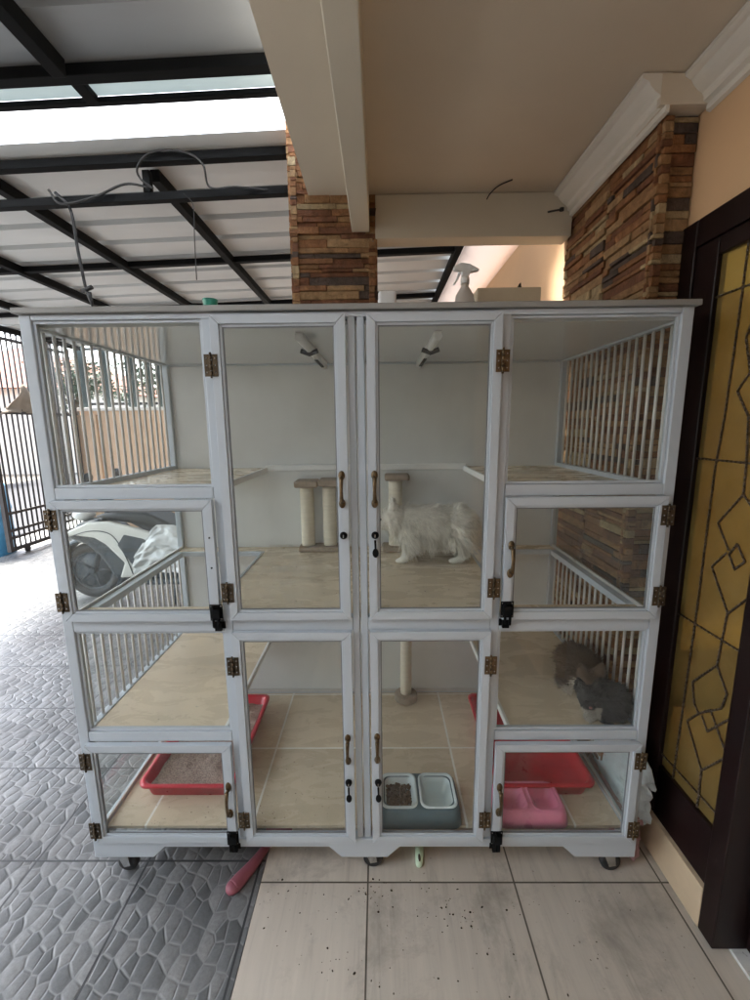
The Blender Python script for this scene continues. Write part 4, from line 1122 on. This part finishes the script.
MB().prism([(.62, ZC+.176), (.638, ZC+.176), (.634, ZC+.196), (.628, ZC+.19)], 'y', .47, .474).build('torn_flap', M['dirt'], cb)
b = MB().lathe((-.49, .18, ZC), [(.019, 0), (.024, .06), (.025, .066), (.022, .066), (.017, .004)], 20)
tag(b.build('green_cup', M['greenplastic']), 'small sea green plastic cup on top of the cage', 'cup')

# plastic litter bag squeezed between the cage and the wall
lb = empty('litter_bag', (1.07, .25, 0), 'white and pink plastic litter bag squeezed between cage and window', 'bag')
def bag(x0, x1, y0, y1, z0, z1, name, m, seed, pinch):
    b = MB(); nu, nv = 36, 22; g = []
    for j in range(nv+1):
        v = j/nv
        for i in range(nu):
            a = 2*pi*i/nu; cx, cy = (x0+x1)/2, (y0+y1)/2
            sx = (abs(cos(a))**.6)*(1 if cos(a) > 0 else -1); sy = (abs(sin(a))**.6)*(1 if sin(a) > 0 else -1)
            k = 1-pinch*max(0, v-.7)/.3 - .15*max(0, .12-v)/.12
            d = .010*noise.noise(Vector((cos(a)*2.2, sin(a)*2.2, v*5+seed)))-.018*abs(noise.noise(Vector((cos(a)*3.5, sin(a)*3.5, v*8+seed))))+.008*noise.noise(Vector((cos(a)*7, sin(a)*7, v*14+seed)))
            g.append((cx+(sx*(x1-x0)/2)*k+d*cos(a), cy+(sy*(y1-y0)/2)*k+d*3*sin(a), z0+(z1-z0)*v+.02*noise.noise(Vector((cos(a)*2, sin(a)*2, seed)))*v))
    fs = [(j*nu+i, j*nu+(i+1) % nu, (j+1)*nu+(i+1) % nu, (j+1)*nu+i) for j in range(nv) for i in range(nu)]
    fs += [tuple(range(nu))[::-1], tuple(range(nv*nu, (nv+1)*nu))]
    b.add(g, fs, smooth=True); return b.build(name, m, lb)
bag(1.016, 1.110, .05, .43, .15, .455, 'bag_top', M['bagwhite'], 3, .55)
bag(1.014, 1.085, .06, .44, .004, .20, 'bag_base', M['bagpink'], 8, .05)

# scoop handle and small bottle under the cage
b = MB().tube(spline([(-.375, .17, .014), (-.405, .10, .016), (-.43, .045, .018), (-.462, -.012, .021), (-.478, -.036, .020)], 6), [.012+.013*min(1, i/18) for i in range(25)], 12)
b.ellipsoid((-.480, -.039, .021), (.026, .026, .019)); b.prism([(-.445, -.0), (-.452, -.018), (-.466, -.03), (-.458, -.008)], 'z', .034, .0365)
b.box(-.42, -.31, .17, .30, .006, .012)
tag(b.build('litter_scoop', M['dullred']), 'dusty red litter scoop with its handle poking out from under the cage', 'scoop')
b = MB().tube([(.224, .16, .020), (.217, .085, .018), (.212, .052, .017)], [.017, .017, .013], 14)
b.ellipsoid((.212, .052, .0165), (.0135, .014, .0130)); b.ellipsoid((.2145, .062, .031), (.005, .016, .004), mi=1)
tag(b.build('small_bottle', [M['palegreen'], M['dirt']]), 'pale green plastic handle lying on the tiles under the cage', 'handle')

# crumbs of dirt on the cream tiles
b = MB(); rnd = random.Random(9)
seeds = [(0.061, -0.049), (0.006, -0.049), (0.236, -0.108), (0.29, -0.098), (0.35, -0.304), (0.036, -0.304), (-0.068, -0.248), (-0.315, -0.054), (0.19, -0.032), (0.338, -0.126), (-.28, -.04)]
for k in range(150):
    if k < 85: c = rnd.choice(seeds); px, py = c[0]+rnd.gauss(0, .035), c[1]+rnd.gauss(0, .03)
    else: px, py = rnd.uniform(-.37, .95), -.02-abs(rnd.gauss(0, .2))
    s = rnd.choice([.001, .0013, .0016, .002, .003])
    b.ellipsoid((px, py, .0035), (s*rnd.uniform(.7, 1.8), s*rnd.uniform(.7, 1.5), s*.5), 7, 4, Matrix.Rotation(rnd.random()*3, 3, 'Z'))
tag(b.build('dirt_crumbs', M['dirt']), 'scattered dark crumbs of dirt on the cream tiles', 'dirt', kind='stuff')

# ------------------------------------------------------------------ light
SUN_EL, SUN_AZ = R(60), R(-68)      # azimuth measured from +Y towards +X
sd = Vector((sin(SUN_AZ)*cos(SUN_EL), cos(SUN_AZ)*cos(SUN_EL), sin(SUN_EL)))
w = bpy.data.worlds.new('World'); sc.world = w; w.use_nodes = True
nt = w.node_tree; bg = nt.nodes['Background']
sky = nt.nodes.new('ShaderNodeTexSky'); sky.sky_type = 'NISHITA'; sky.sun_disc = False
sky.sun_elevation = SUN_EL; sky.sun_rotation = SUN_AZ
sky.air_density = 1.2; sky.dust_density = 3.0; sky.ozone_density = .8
hs = nt.nodes.new('ShaderNodeHueSaturation'); hs.inputs['Saturation'].default_value = .6
nt.links.new(sky.outputs[0], hs.inputs['Color']); nt.links.new(hs.outputs[0], bg.inputs[0]); bg.inputs[1].default_value = .15
L = bpy.data.lights.new('sun', 'SUN'); L.energy = 2.1; L.angle = R(11); L.color = (1, .95, .88)
lo = bpy.data.objects.new('sun', L); col.objects.link(lo); lo.rotation_euler = (-sd).to_track_quat('-Z', 'Y').to_euler()

vs = sc.view_settings; vs.view_transform = 'Standard'; vs.look = 'None'; vs.gamma = 1; vs.exposure = 2.92; vs.use_curve_mapping = False
cy = sc.cycles
cy.max_bounces = 14; cy.diffuse_bounces = 7; cy.glossy_bounces = 5; cy.transmission_bounces = 8; cy.transparent_max_bounces = 24
cy.sample_clamp_indirect = 6; cy.caustics_reflective = False; cy.caustics_refractive = False
cy.use_denoising = True
try: cy.denoiser = 'OPENIMAGEDENOISE'
except Exception: pass
